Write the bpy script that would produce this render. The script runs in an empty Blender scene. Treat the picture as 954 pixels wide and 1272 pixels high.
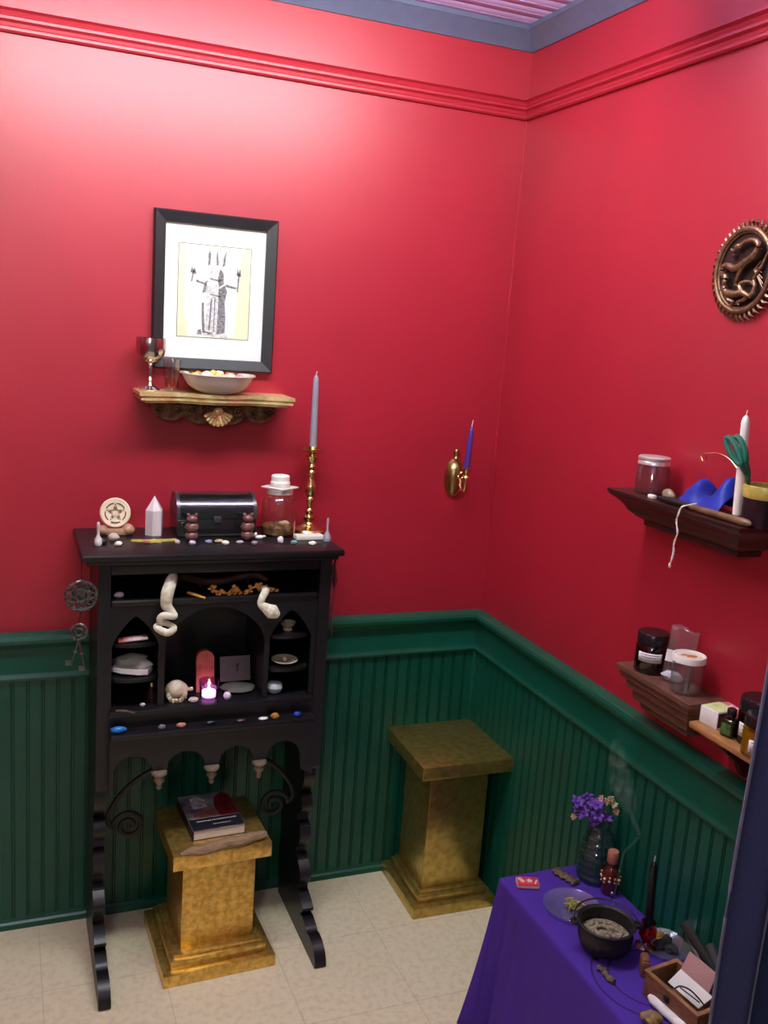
import bpy, bmesh, math, random
from mathutils import Vector as V, Matrix as M4, Euler, noise as NZ
S = bpy.context.scene
COL = S.collection
PI = math.pi
R = math.radians
rnd = random.Random(7)

# ------------------------------------------------------------------ camera
CL = V((-1.41217, -2.55564, 1.72649))
CR = Euler((R(78.86821), R(-4.0663), R(-21.62523)), 'XYZ')
FPX = 1171.436
cam = bpy.data.cameras.new('camera'); co = bpy.data.objects.new('camera', cam); COL.objects.link(co)
co.location = CL; co.rotation_euler = CR
cam.sensor_fit = 'VERTICAL'; cam.sensor_height = 36; cam.lens = FPX / 1272 * 36
cam.clip_start = .05; cam.clip_end = 50
S.camera = co
# ------------------------------------------------------------------ world, light, exposure
w = bpy.data.worlds.new('world'); S.world = w; w.use_nodes = True
w.node_tree.nodes['Background'].inputs[0].default_value = (.84, .92, .95, 1)
w.node_tree.nodes['Background'].inputs[1].default_value = .07
S.view_settings.view_transform = 'Standard'; S.view_settings.look = 'None'
S.view_settings.exposure = 0.75; S.view_settings.gamma = 1; S.view_settings.use_curve_mapping = False
LAMP = (-.92, -.84)          # the ceiling fixture over the altar corner
LAMP_STRENGTH = 30
FILL_POWER = 20              # fill light added behind the viewer, no real source there
ROOM_L, ROOM_F, CEIL = -2.45, -3.3, 2.575
hl = bpy.data.lights.new('fill_light', 'POINT'); hl.energy = FILL_POWER; hl.shadow_soft_size = .14; hl.color = (.92, 1, .88)
ho = bpy.data.objects.new('fill_light', hl); COL.objects.link(ho); ho.location = (-1.85, -2.95, 2.15)

# ------------------------------------------------------------------ helpers
def ray(u, v):
    d = V(((u - 477) / FPX, -(v - 636) / FPX, -1)); d.rotate(CR); return d
def oz(u, v, z): d = ray(u, v); return CL + d * ((z - CL.z) / d.z)
def oy(u, v, y): d = ray(u, v); return CL + d * ((y - CL.y) / d.y)
def ox(u, v, x): d = ray(u, v); return CL + d * ((x - CL.x) / d.x)

def lin(c):
    if isinstance(c, str):
        c = [int(c[i:i + 2], 16) / 255 for i in (0, 2, 4)]
        return tuple(x / 12.92 if x <= .04045 else ((x + .055) / 1.055) ** 2.4 for x in c)
    return tuple(c)
MATS = {}
def mat(name, c, rough=.5, metal=0, var=.12, vs=30, bump=0, bs=60, c2=None, stretch=None, spec=.5, coat=0, trans=0, emit=None, es=0, sss=0, detail=3, sheen=0):
    if name in MATS: return MATS[name]
    m = bpy.data.materials.new(name); m.use_nodes = True; nt = m.node_tree; n = nt.nodes; L = nt.links
    b = n['Principled BSDF']; c = lin(c)
    b.inputs['Roughness'].default_value = rough; b.inputs['Metallic'].default_value = metal
    b.inputs['Specular IOR Level'].default_value = spec; b.inputs['Coat Weight'].default_value = coat
    b.inputs['Transmission Weight'].default_value = trans
    if sheen: b.inputs['Sheen Weight'].default_value = sheen; b.inputs['Sheen Roughness'].default_value = .4
    if sss: b.inputs['Subsurface Weight'].default_value = sss; b.inputs['Subsurface Scale'].default_value = .01
    tc = n.new('ShaderNodeTexCoord'); mp = n.new('ShaderNodeMapping'); L.new(tc.outputs['Object'], mp.inputs[0])
    if stretch: mp.inputs['Scale'].default_value = stretch
    ns = n.new('ShaderNodeTexNoise'); ns.inputs['Scale'].default_value = vs; ns.inputs['Detail'].default_value = detail; L.new(mp.outputs[0], ns.inputs[0])
    rp = n.new('ShaderNodeValToRGB'); L.new(ns.outputs[0], rp.inputs[0])
    a = tuple(x * (1 - var) for x in c); d = lin(c2) if c2 else tuple(min(1, x * (1 + var)) for x in c)
    if c2: a = c
    rp.color_ramp.elements[0].position = .35; rp.color_ramp.elements[1].position = .65
    rp.color_ramp.elements[0].color = (*a, 1); rp.color_ramp.elements[1].color = (*d, 1)
    L.new(rp.outputs[0], b.inputs['Base Color'])
    if bump:
        n2 = n.new('ShaderNodeTexNoise'); n2.inputs['Scale'].default_value = bs; n2.inputs['Detail'].default_value = 3; L.new(mp.outputs[0], n2.inputs[0])
        bp = n.new('ShaderNodeBump'); bp.inputs['Strength'].default_value = bump; bp.inputs['Distance'].default_value = .004
        L.new(n2.outputs[0], bp.inputs['Height']); L.new(bp.outputs[0], b.inputs['Normal'])
    if emit: b.inputs['Emission Color'].default_value = (*lin(emit), 1); b.inputs['Emission Strength'].default_value = es
    MATS[name] = m; return m
def glass(name, tint=(1, 1, 1), gloss=.06, rough=.02, solid=0, solid_c=(.8, .8, .8)):
    """thin clear glass: mostly see-through, a Fresnel sheen, a little milky body"""
    m = bpy.data.materials.new(name); m.use_nodes = True; nt = m.node_tree; n = nt.nodes; L = nt.links
    n.remove(n['Principled BSDF']); out = n['Material Output']
    tr = n.new('ShaderNodeBsdfTransparent'); tr.inputs[0].default_value = (*tint, 1)
    gl = n.new('ShaderNodeBsdfGlossy'); gl.inputs['Roughness'].default_value = rough
    fr = n.new('ShaderNodeFresnel'); ge = n.new('ShaderNodeNewGeometry'); io = n.new('ShaderNodeMapRange')   # same thin-pane sheen from both sides
    io.inputs['To Min'].default_value = 1.45; io.inputs['To Max'].default_value = 1 / 1.45; L.new(ge.outputs['Backfacing'], io.inputs['Value']); L.new(io.outputs[0], fr.inputs[0])
    ns = n.new('ShaderNodeTexNoise'); ns.inputs['Scale'].default_value = 40
    bp = n.new('ShaderNodeBump'); bp.inputs['Strength'].default_value = .06; bp.inputs['Distance'].default_value = .002; L.new(ns.outputs[0], bp.inputs['Height']); L.new(bp.outputs[0], gl.inputs['Normal'])
    ad = n.new('ShaderNodeMath'); ad.operation = 'ADD'; ad.inputs[1].default_value = gloss; L.new(fr.outputs[0], ad.inputs[0])
    mx = n.new('ShaderNodeMixShader'); L.new(ad.outputs[0], mx.inputs[0]); L.new(tr.outputs[0], mx.inputs[1]); L.new(gl.outputs[0], mx.inputs[2])
    last = mx
    if solid:
        df = n.new('ShaderNodeBsdfDiffuse'); df.inputs[0].default_value = (*solid_c, 1)
        m2 = n.new('ShaderNodeMixShader'); m2.inputs[0].default_value = solid; L.new(mx.outputs[0], m2.inputs[1]); L.new(df.outputs[0], m2.inputs[2]); last = m2
    L.new(last.outputs[0], out.inputs[0]); MATS[name] = m; return m

WM = {}
class MB:
    def __init__(s): s.b = bmesh.new()
    def _add(s, vs, fs, sm=True):
        vv = [s.b.verts.new(v) for v in vs]
        for f in fs:
            try: s.b.faces.new([vv[i] for i in f]).smooth = sm
            except ValueError: pass
        return s
    def box(s, c, d, rot=None, bev=0, seg=2):
        t = bmesh.new(); bmesh.ops.create_cube(t, size=1)
        bmesh.ops.scale(t, vec=d, verts=t.verts)
        if bev: bmesh.ops.bevel(t, geom=list(t.edges), offset=bev, segments=seg, affect='EDGES', profile=.5)
        if rot: bmesh.ops.rotate(t, cent=(0, 0, 0), matrix=Euler(rot).to_matrix(), verts=t.verts)
        bmesh.ops.translate(t, vec=c, verts=t.verts); return s.eat(t)
    def eat(s, t, mtx=None, sm=False):
        if mtx is not None: t.transform(mtx)
        t.verts.index_update()
        s._add([v.co.copy() for v in t.verts], [[v.index for v in f.verts] for f in t.faces], sm); t.free(); return s
    def lo_hi(s, a, b, bev=0): return s.box([(x + y) / 2 for x, y in zip(a, b)], [abs(y - x) for x, y in zip(a, b)], bev=bev)
    def lathe(s, prof, loc=(0, 0, 0), seg=28, mtx=None, ribs=0, ramp=0, cap=True):
        vs, fs = [], []; n = len(prof)
        for r, z in prof:
            for k in range(seg):
                a = 2 * PI * k / seg; rr = r * (1 + (ramp * math.cos(ribs * a) if ribs else 0))
                p = V((rr * math.cos(a), rr * math.sin(a), z)); 
                if mtx: p = mtx @ p
                vs.append(p + V(loc))
        for i in range(n - 1):
            for k in range(seg):
                k2 = (k + 1) % seg; fs.append((i * seg + k, i * seg + k2, (i + 1) * seg + k2, (i + 1) * seg + k))
        if cap:
            if prof[0][0] > 1e-5: fs.append(tuple(reversed(range(seg))))
            if prof[-1][0] > 1e-5: fs.append(tuple((n - 1) * seg + k for k in range(seg)))
        return s._add(vs, fs)
    def tube(s, pts, rad, seg=8, flat=1, up=V((0, 0, 1)), closed=False):
        pts = [V(p) for p in pts]; n = len(pts); vs, fs = [], []
        if not hasattr(rad, '__len__'): rad = [rad] * n
        for i, p in enumerate(pts):
            t = (pts[(i + 1) % n] - pts[i - 1]) if closed else (pts[min(i + 1, n - 1)] - pts[max(i - 1, 0)])
            t = t.normalized() if t.length > 1e-9 else V((0, 0, 1))
            a = t.cross(up)
            if a.length < 1e-3: a = t.cross(V((0, 1, 0)))
            a.normalize(); b = a.cross(t).normalized()
            for k in range(seg):
                q = 2 * PI * k / seg; vs.append(p + a * (math.cos(q) * rad[i]) + b * (math.sin(q) * rad[i] * flat))
        for i in range(n if closed else n - 1):
            j = (i + 1) % n
            for k in range(seg): fs.append((i * seg + k, i * seg + (k + 1) % seg, j * seg + (k + 1) % seg, j * seg + k))
        if not closed: fs += [tuple(reversed(range(seg))), tuple((n - 1) * seg + k for k in range(seg))]
        return s._add(vs, fs)
    def prism(s, poly, f, d0, d1, sm=False):
        """poly of (a,b) mapped by f(a,b,depth)"""
        n = len(poly); vs = [V(f(a, b, d0)) for a, b in poly] + [V(f(a, b, d1)) for a, b in poly]
        fs = [tuple(range(n)), tuple(reversed(range(n, 2 * n)))]
        s._add(vs, fs, False)
        vs2 = vs; return s._add(vs2, [((i + 1) % n, i, n + i, n + (i + 1) % n) for i in range(n)], sm)
    def blob(s, c, d, amp=.15, freq=1.6, seed=0, sub=2, rot=None, cut=None):
        t = bmesh.new(); bmesh.ops.create_icosphere(t, subdivisions=sub, radius=.5)
        for v in t.verts:
            q = v.co * (2 * freq) + V((seed * 3.7, seed * 1.3, seed * 2.1)); v.co *= 1 + amp * NZ.noise(q) * 2
            v.co.x *= d[0]; v.co.y *= d[1]; v.co.z *= d[2]
            if cut is not None and v.co.z < cut * d[2]: v.co.z = cut * d[2]
        if rot: bmesh.ops.rotate(t, cent=(0, 0, 0), matrix=Euler(rot).to_matrix(), verts=t.verts)
        bmesh.ops.translate(t, vec=c, verts=t.verts); return s.eat(t, sm=True)
    def sheet(s, f, nu, nv, wrap=False, th=0):
        vs = [V(f(i / (nu if wrap else nu - 1), j / (nv - 1))) for j in range(nv) for i in range(nu)]
        fs = []
        for j in range(nv - 1):
            for i in range(nu if wrap else nu - 1):
                i2 = (i + 1) % nu; fs.append((j * nu + i, j * nu + i2, (j + 1) * nu + i2, (j + 1) * nu + i))
        return s._add(vs, fs)
    def build(s, name, m, parent=None, loc=None, rot=(0, 0, 0), world=False, solid=0, sharp=40):
        bmesh.ops.remove_doubles(s.b, verts=s.b.verts, dist=1e-6) if len(s.b.verts) < 60000 else None
        bmesh.ops.recalc_face_normals(s.b, faces=s.b.faces)
        me = bpy.data.meshes.new(name); o = bpy.data.objects.new(name, me); COL.objects.link(o)
        if parent is not None: o.parent = parent; mw = WM[parent.name]; 
        else:
            o.location = loc or (0, 0, 0); o.rotation_euler = rot; mw = M4.LocRotScale(V(loc or (0, 0, 0)), Euler(rot), None)
        WM[o.name] = mw
        if world: s.b.transform(mw.inverted())
        for e in s.b.edges:
            if len(e.link_faces) == 2 and e.calc_face_angle(0) > R(sharp): e.smooth = False
        for f in s.b.faces: f.smooth = True
        s.b.to_mesh(me); s.b.free(); me.materials.append(m)
        if solid:
            md = o.modifiers.new('thickness', 'SOLIDIFY'); md.thickness = solid; md.offset = 0
        return o
def tag(o, label=None, cat=None, group=None, kind=None):
    if label: o['label'] = label
    if cat: o['category'] = cat
    if group: o['group'] = group
    if kind: o['kind'] = kind
    return o
def thing(name, label, cat, loc=(0, 0, 0), rz=0, group=None, rot=None):
    o = bpy.data.objects.new(name, None); COL.objects.link(o); o.empty_display_size = .05
    o.location = loc; o.rotation_euler = rot or (0, 0, rz)
    WM[o.name] = M4.LocRotScale(V(loc), Euler(rot or (0, 0, rz)), None)
    return tag(o, label, cat, group)
def struct(o): o['kind'] = 'structure'; return o
def copy_thing(root, loc, rz, label):
    r = root.copy(); COL.objects.link(r); r.location = loc; r.rotation_euler = (0, 0, rz); r['label'] = label
    for ch in list(root.children):
        c = ch.copy(); COL.objects.link(c); c.parent = r
        for g in ch.children:
            d = g.copy(); COL.objects.link(d); d.parent = c
    return r
def arc(cx, cy, rx, ry, a0, a1, n):
    return [(cx + rx * math.cos(a0 + (a1 - a0) * i / n), cy + ry * math.sin(a0 + (a1 - a0) * i / n)) for i in range(n + 1)]
def spline(pts, n=8):
    pts = [V(p) for p in pts]; out = []
    for i in range(len(pts) - 1):
        p0, p1, p2, p3 = pts[max(i - 1, 0)], pts[i], pts[i + 1], pts[min(i + 2, len(pts) - 1)]
        for k in range(n):
            t = k / n; out.append(.5 * ((2 * p1) + (p2 - p0) * t + (2 * p0 - 5 * p1 + 4 * p2 - p3) * t * t + (3 * p1 - p0 - 3 * p2 + p3) * t ** 3))
    return out + [pts[-1]]
def lerp(a, b, t): return a + (b - a) * t
def radii(vals, n):
    out = []
    for i in range(n):
        t = i / (n - 1) * (len(vals) - 1); k = min(int(t), len(vals) - 2); out.append(lerp(vals[k], vals[k + 1], t - k))
    return out

# ------------------------------------------------------------------ materials
RED = mat('red_gloss_paint', (.37, .011, .027), rough=.42, var=.05, vs=3, bump=.05, bs=140, spec=.7)
GREEN = mat('green_gloss_paint', (.0035, .080, .047), rough=.36, var=.10, vs=8, bump=.05, bs=60)
CROWN = mat('slate_blue_paint', (.10, .11, .20), rough=.5, var=.05)
CEILM = mat('lilac_ceiling_paint', (.56, .44, .86), rough=.75, spec=.2, var=.05, vs=12, stretch=(.2, 3, 1))
BLACK = mat('black_satin_paint', (.0062, .0055, .0078), rough=.38, var=.25, vs=40, bump=.05, bs=90)
IRON = mat('black_wrought_iron', (.006, .006, .006), rough=.55, metal=0)
FRAMEB = mat('black_frame_wood', (.016, .015, .018), rough=.42, var=.1)
GOLD = mat('mottled_gold_leaf', (.86, .58, .16), rough=.30, metal=.82, c2=(.56, .34, .07), vs=60, bump=.12, bs=60, detail=6)
GOLD2 = mat('shaded_gold_leaf', (.60, .44, .13), rough=.28, metal=.85, c2=(.42, .29, .07), vs=50, bump=.1, bs=60, detail=6)  # weaker light on the corner pedestal put into a darker gold
GILT = mat('gilt_shelf', (.80, .66, .34), rough=.32, metal=.45, c2=(.60, .42, .16), vs=45, bump=.1)
GILTD = mat('shaded_gilt_carving', (.20, .10, .035), rough=.5, metal=.4, c2=(.05, .02, .012), vs=60, bump=.3)  # darker gilt: shade below the shelf board is part of the colour
BRASS = mat('polished_brass', (.72, .57, .25), rough=.22, metal=1, var=.08)
BRASSO = mat('old_brass', (.40, .30, .12), rough=.3, metal=1, var=.15)
SILVER = mat('silver_plate', (.58, .54, .52), rough=.16, metal=1, var=.05)
TIN = mat('tin_lid', (.80, .79, .79), rough=.36, metal=.7, var=.05)
PEWTER = mat('dark_pewter', (.22, .21, .21), rough=.35, metal=.8, c2=(.05, .05, .05), vs=140, bump=.4)
WHITE = mat('white_matte', (.82, .80, .77), rough=.6, var=.03)
MATBOARD = mat('white_mat_board', (.90, .89, .88), rough=.8, var=.02)
CREAMP = mat('cream_print_paper', (.80, .78, .52), rough=.8, var=.03)
PAPERW = mat('white_print_paper', (.88, .87, .84), rough=.8, var=.02)
INK = mat('dark_ink', (.045, .042, .05), rough=.8, var=.5, vs=300)
INKG = mat('grey_ink_wash', (.30, .29, .30), rough=.8, c2=(.62, .61, .60), vs=180)
WAXG = mat('grey_wax', (.27, .26, .33), rough=.45, sss=.1, var=.03)
WAXW = mat('white_wax', (.85, .80, .76), rough=.45, sss=.1, var=.02)
WAXP = mat('purple_wax', (.075, .028, .23), rough=.35, var=.08)
WAXB = mat('black_wax', (.008, .008, .010), rough=.28, var=.1)
WICK = mat('pale_wick', (.65, .52, .48), rough=.8)
CERW = mat('white_glazed_ceramic', (.72, .68, .60), rough=.22, coat=.4, var=.03)
GLASS = glass('clear_glass', (.97, .97, .97), .03)
PANE = glass('picture_glass', (.985, .985, .985), 0.0, .05)
GLASST = glass('teal_glass', (.58, .78, .75), .06, solid=.10, solid_c=(.06, .20, .20))
GLASSR = glass('red_glass', (.85, .03, .12), .08)
GLASSP = glass('purple_glass', (.74, .46, .80), .05)
GLASSA = glass('amber_glass', (.30, .10, .02), .05)
GLASSG = glass('green_glass', (.42, .55, .22), .05)
GLASSB = glass('blue_liquid', (.05, .30, .80), .06)
PLAST = glass('thin_clear_plastic', (.93, .91, .92), .03, .14, solid=.05, solid_c=(.75, .72, .76))
DKWOOD = mat('dark_mahogany', (.030, .0085, .009), rough=.36, c2=(.055, .015, .014), vs=24, stretch=(6, 1, 6), bump=.05)
BRWOOD = mat('brown_walnut', (.165, .070, .050), rough=.42, c2=(.10, .038, .028), vs=22, stretch=(5, 1, 8))
ORWOOD = mat('orange_pine', (.42, .20, .075), rough=.4, c2=(.28, .12, .04), vs=20, stretch=(8, 1, 8))
BOXWOOD = mat('brown_cedar', (.22, .095, .040), rough=.5, c2=(.14, .055, .022), vs=20, stretch=(2, 9, 9))
BARK = mat('grey_brown_bark', (.17, .12, .08), rough=.9, c2=(.07, .045, .03), vs=70, bump=.6, bs=80)
DRIFT = mat('driftwood', (.36, .24, .13), rough=.8, c2=(.20, .125, .065), vs=40, stretch=(1, 8, 8), bump=.4)
CAST = mat('cast_iron', (.022, .021, .020), rough=.5, metal=.4, var=.3, vs=90, bump=.3, bs=120)
ASH = mat('tan_ash', (.36, .30, .21), rough=.95, c2=(.12, .095, .06), vs=110, bump=.6)
HERB = mat('dried_herbs', (.44, .36, .12), rough=.9, c2=(.15, .17, .07), vs=120, bump=.5)
DRYGOLD = mat('golden_dried_stems', (.62, .36, .07), rough=.6, c2=(.42, .20, .03), vs=80)
SHELLM = mat('cream_shell', (.74, .66, .49), rough=.5, c2=(.58, .46, .30), vs=30, bump=.3)
SKIN = mat('shed_snakeskin', (.84, .82, .66), rough=.5, c2=(.62, .59, .44), vs=110, bump=.4, bs=150)
DKTWIG = mat('dark_red_branch', (.055, .018, .016), rough=.7, var=.4)
STONEB = mat('mauve_brown_stone', (.20, .085, .075), rough=.3, c2=(.13, .055, .05), vs=40)
SELEN = mat('milky_selenite', (.74, .66, .68), rough=.22, var=.06, vs=30, stretch=(5, 5, .6), sss=.15, coat=.3)
SOAP = mat('cream_soapstone', (.80, .66, .47), rough=.5, var=.06)
STANDW = mat('tan_stone_stand', (.40, .22, .14), rough=.5, var=.2)
CHESTM = mat('black_leather_chest', (.010, .010, .012), rough=.2, spec=.8, coat=.5, var=.2, bump=.10, bs=50)
CHESTT = mat('brushed_dark_trim', (.11, .105, .11), rough=.3, metal=.7)
PURPLE = mat('violet_votive_paper', (.15, .06, .4), rough=.7)
BLUECL = mat('royal_blue_satin', (.012, .028, .30), rough=.5, spec=.25, var=.15)
NAVY = mat('navy_corduroy', (.012, .020, .080), rough=.85, var=.25, vs=260, bump=.35, bs=300, stretch=(3, 3, .5), sheen=.04)
GREENP = mat('green_plastic_handle', (.015, .135, .095), rough=.28)
PETAL = mat('violet_petal', (.065, .020, .21), rough=.6, c2=(.12, .04, .32), vs=60)
PETALP = mat('pink_bud', (.50, .20, .24), rough=.6, c2=(.42, .40, .16), vs=60)
STEM = mat('green_stem', (.05, .10, .035), rough=.6)
BRONZE = mat('aged_bronze', (.27, .155, .085), rough=.38, metal=.6, c2=(.15, .075, .045), vs=70, bump=.35, bs=140)
BRONZED = mat('dark_bronze_field', (.030, .014, .016), rough=.5, metal=.4)

# floor: worn cream vinyl tiles, hairline seams
fm = bpy.data.materials.new('cream_vinyl_tile'); fm.use_nodes = True; nt = fm.node_tree; N = nt.nodes; LK = nt.links
fb = N['Principled BSDF']; fb.inputs['Roughness'].default_value = .32
tc = N.new('ShaderNodeTexCoord'); br = N.new('ShaderNodeTexBrick'); mp = N.new('ShaderNodeMapping')
mp.inputs['Location'].default_value = (.4132 / .3048, .3004 / .3048, 0); mp.inputs['Scale'].default_value = (1 / .3048,) * 3
LK.new(tc.outputs['Object'], mp.inputs[0]); LK.new(mp.outputs[0], br.inputs[0])
br.offset = 0; br.squash = 1; br.inputs['Scale'].default_value = 1; br.inputs['Brick Width'].default_value = 1; br.inputs['Row Height'].default_value = 1
br.inputs['Mortar Size'].default_value = .0055; br.inputs['Mortar Smooth'].default_value = .6
br.inputs['Color1'].default_value = (.80, .725, .48, 1); br.inputs['Color2'].default_value = (.78, .705, .465, 1); br.inputs['Mortar'].default_value = (.63, .555, .36, 1)
n1 = N.new('ShaderNodeTexNoise'); n1.inputs['Scale'].default_value = 55; n1.inputs['Detail'].default_value = 5; LK.new(tc.outputs['Object'], n1.inputs[0])
rp = N.new('ShaderNodeValToRGB'); rp.color_ramp.elements[0].position = .34; rp.color_ramp.elements[0].color = (.88, .86, .83, 1); rp.color_ramp.elements[1].position = .56; rp.color_ramp.elements[1].color = (1, 1, 1, 1)
LK.new(n1.outputs[0], rp.inputs[0]); mx = N.new('ShaderNodeMixRGB'); mx.blend_type = 'MULTIPLY'; mx.inputs[0].default_value = 1
LK.new(br.outputs[0], mx.inputs[1]); LK.new(rp.outputs[0], mx.inputs[2]); LK.new(mx.outputs[0], fb.inputs['Base Color'])

# cloth: violet, with a printed dark ring pattern
TZ = .42
CAUL = oz(749, 1181, TZ)
pm = bpy.data.materials.new('violet_printed_cloth'); pm.use_nodes = True; nt = pm.node_tree; N = nt.nodes; LK = nt.links
pb = N['Principled BSDF']; pb.inputs['Roughness'].default_value = .75; pb.inputs['Specular IOR Level'].default_value = .2
tc = N.new('ShaderNodeTexCoord')
def ringmask(cx, cy, r, wd):
    mp = N.new('ShaderNodeMapping'); mp.vector_type = 'POINT'; mp.inputs['Location'].default_value = (-cx, -cy, 0); mp.inputs['Scale'].default_value = (1, 1, 0)
    LK.new(tc.outputs['Object'], mp.inputs[0]); ln = N.new('ShaderNodeVectorMath'); ln.operation = 'LENGTH'; LK.new(mp.outputs[0], ln.inputs[0])
    a = N.new('ShaderNodeMath'); a.operation = 'SUBTRACT'; a.inputs[1].default_value = r; LK.new(ln.outputs['Value'], a.inputs[0])
    b = N.new('ShaderNodeMath'); b.operation = 'ABSOLUTE'; LK.new(a.outputs[0], b.inputs[0])
    c = N.new('ShaderNodeMath'); c.operation = 'LESS_THAN'; c.inputs[1].default_value = wd; LK.new(b.outputs[0], c.inputs[0]); return c
m1 = ringmask(-.15, -1.16, .125, .0022); m2 = ringmask(-.15, -1.16, .09, .002)
ad = N.new('ShaderNodeMath'); ad.operation = 'MAXIMUM'; LK.new(m1.outputs[0], ad.inputs[0]); LK.new(m2.outputs[0], ad.inputs[1])
nz = N.new('ShaderNodeTexNoise'); nz.inputs['Scale'].default_value = 220; LK.new(tc.outputs['Object'], nz.inputs[0])
rp = N.new('ShaderNodeValToRGB'); rp.color_ramp.elements[0].color = (.055, .021, .24, 1); rp.color_ramp.elements[1].color = (.08, .032, .33, 1); LK.new(nz.outputs[0], rp.inputs[0])
mx = N.new('ShaderNodeMixRGB'); mx.inputs[2].default_value = (.03, .012, .10, 1); LK.new(ad.outputs[0], mx.inputs[0]); LK.new(rp.outputs[0], mx.inputs[1]); LK.new(mx.outputs[0], pb.inputs['Base Color'])
CLOTH = pm

# ------------------------------------------------------------------ structure
XL, YF = ROOM_L, ROOM_F
m = MB(); m.lo_hi((XL - .1, YF - .1, -.06), (.1, .1, 0)); struct(m.build('floor', fm))
m = MB()
nb = int(-YF / .07)
vs = []
for i in range(nb):                                            # beaded ceiling boards running along the back wall
    y0 = -i * .07
    for dy, dz in ((0, .0035), (-.003, 0), (-.033, 0), (-.036, .002), (-.039, 0), (-.067, 0)): vs.append((y0 + dy, CEIL + dz))
vs.append((YF - .1, CEIL))
nv = len(vs); m._add([(XL - .1, y, z) for y, z in vs] + [(.1, y, z) for y, z in vs], [(i, i + 1, nv + i + 1, nv + i) for i in range(nv - 1)], False)
m.lo_hi((XL - .1, YF - .1, CEIL + .012), (.1, .1, CEIL + .06)); struct(m.build('ceiling', CEILM))
m = MB(); m.lo_hi((XL - .1, 0, 0), (.1, .1, CEIL + .012)); struct(m.build('wall_back', RED))
m = MB(); m.lo_hi((0, YF - .1, 0), (.1, 0, CEIL + .012)); struct(m.build('wall_right', RED))
m = MB(); m.lo_hi((XL - .1, YF - .1, 0), (XL, 0, CEIL + .012)); struct(m.build('wall_left', RED))

def two_wall_trim(prof, nm_b, nm_r, mt, xend=XL, yend=YF):
    """a moulding of profile (distance from wall, z) along the back wall and the right wall, mitred in the corner"""
    n = len(prof)
    for nm, A, B in ((nm_b, lambda d, z: (xend, -d, z), lambda d, z: (-d, -d, z)), (nm_r, lambda d, z: (-d, -d, z), lambda d, z: (-d, yend, z))):
        m = MB(); m._add([A(*p) for p in prof] + [B(*p) for p in prof], [(i, (i + 1) % n, n + (i + 1) % n, n + i) for i in range(n)] + [tuple(range(n)), tuple(range(n, 2 * n))])
        struct(m.build(nm, mt, sharp=25))
# crown
two_wall_trim([(0, 2.520), (.006, 2.520), (.012, 2.528), (.030, 2.545), (.044, 2.560), (.050, 2.563), (.050, 2.580), (0, 2.580)], 'trim_1', 'trim_2', CROWN)
# picture rail
two_wall_trim([(0, 2.337), (.010, 2.337), (.014, 2.341), (.014, 2.347), (.009, 2.351), (.011, 2.358), (.019, 2.363), (.019, 2.369), (.012, 2.374), (.016, 2.382), (.024, 2.387), (.024, 2.391), (0, 2.391)], 'trim_3', 'trim_4', RED)
# chair rail cap, flat band, small bead below
two_wall_trim([(0, .740), (.012, .740), (.018, .735), (.020, .742), (.015, .750), (.013, .756), (.013, .822), (.018, .826), (.026, .836), (.034, .842), (.036, .852), (.033, .861), (.026, .864), (0, .866)], 'trim_5', 'trim_6', GREEN)
two_wall_trim([(0, 0), (.020, 0), (.020, .006), (.017, .014), (.011, .019), (.009, .026), (0, .030)], 'baseboard_back', 'baseboard_right', GREEN)
def beadboard(name, L, f):
    pr = []; p = .0385; k = 0; t = .012
    while t < L:
        pr += [(t, .008), (t + p - .010, .008), (t + p - .009, .003), (t + p - .0065, .003), (t + p - .0055, .0085), (t + p - .0035, .0085), (t + p - .0025, .002), (t + p - .0008, .002)]; t += p
    n = len(pr); m = MB()
    m._add([f(a, d, .026) for a, d in pr] + [f(a, d, .745) for a, d in pr], [(i, i + 1, n + i + 1, n + i) for i in range(n - 1)], False)
    struct(m.build(name, GREEN, sharp=20))
beadboard('trim_7', -XL - .05, lambda a, d, z: (-a, -d, z))
beadboard('trim_8', -YF - .05, lambda a, d, z: (-d, -a, z))
m = MB(); m.box((-.012, -.012, .385), (.012, .012, .72), bev=.003); struct(m.build('trim_9', GREEN))
# painted-over plywood join and vertical wall seam in the corner
m = MB(); m.tube([(-.002, -.002, .866), (-.002, -.002, 2.337)], .004, 6); struct(m.build('trim_10', RED))

# ------------------------------------------------------------------ ceiling light
LX, LY = LAMP
t = thing('ceiling_light', 'long fluorescent ceiling light with round frosted tube cover near the corner', 'lamp', (LX, LY, CEIL))
for x in (-.45, .45):
    m = MB(); m.lathe([(0, -.001), (.035, -.001), (.035, -.008), (.012, -.014), (.010, -.065), (0, -.065)], (x, 0, 0), 16); m.build('stem', mat('white_enamel', (.8, .8, .8), rough=.3), t)
lm = mat('lit_diffuser', (.9, .9, .9), emit=(.91, 1, .87), es=LAMP_STRENGTH)
m = MB(); m.tube([(-.62, 0, -.115), (0, 0, -.115), (.62, 0, -.115)], .050, 24); m.build('diffuser', lm, t)
for x in (-.632, .632): m = MB(); m.box((x, 0, -.115), (.024, .112, .112), bev=.01); m.build('end_cap', MATS['white_enamel'], t)

# ------------------------------------------------------------------ writing cabinet
CX0, CX1, FY = -1.200, -.603, -.26
cab = thing('writing_cabinet', 'tall black carved cabinet with arched niches and scalloped feet against the back wall', 'cabinet', (-.9, -.2, 0))
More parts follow.
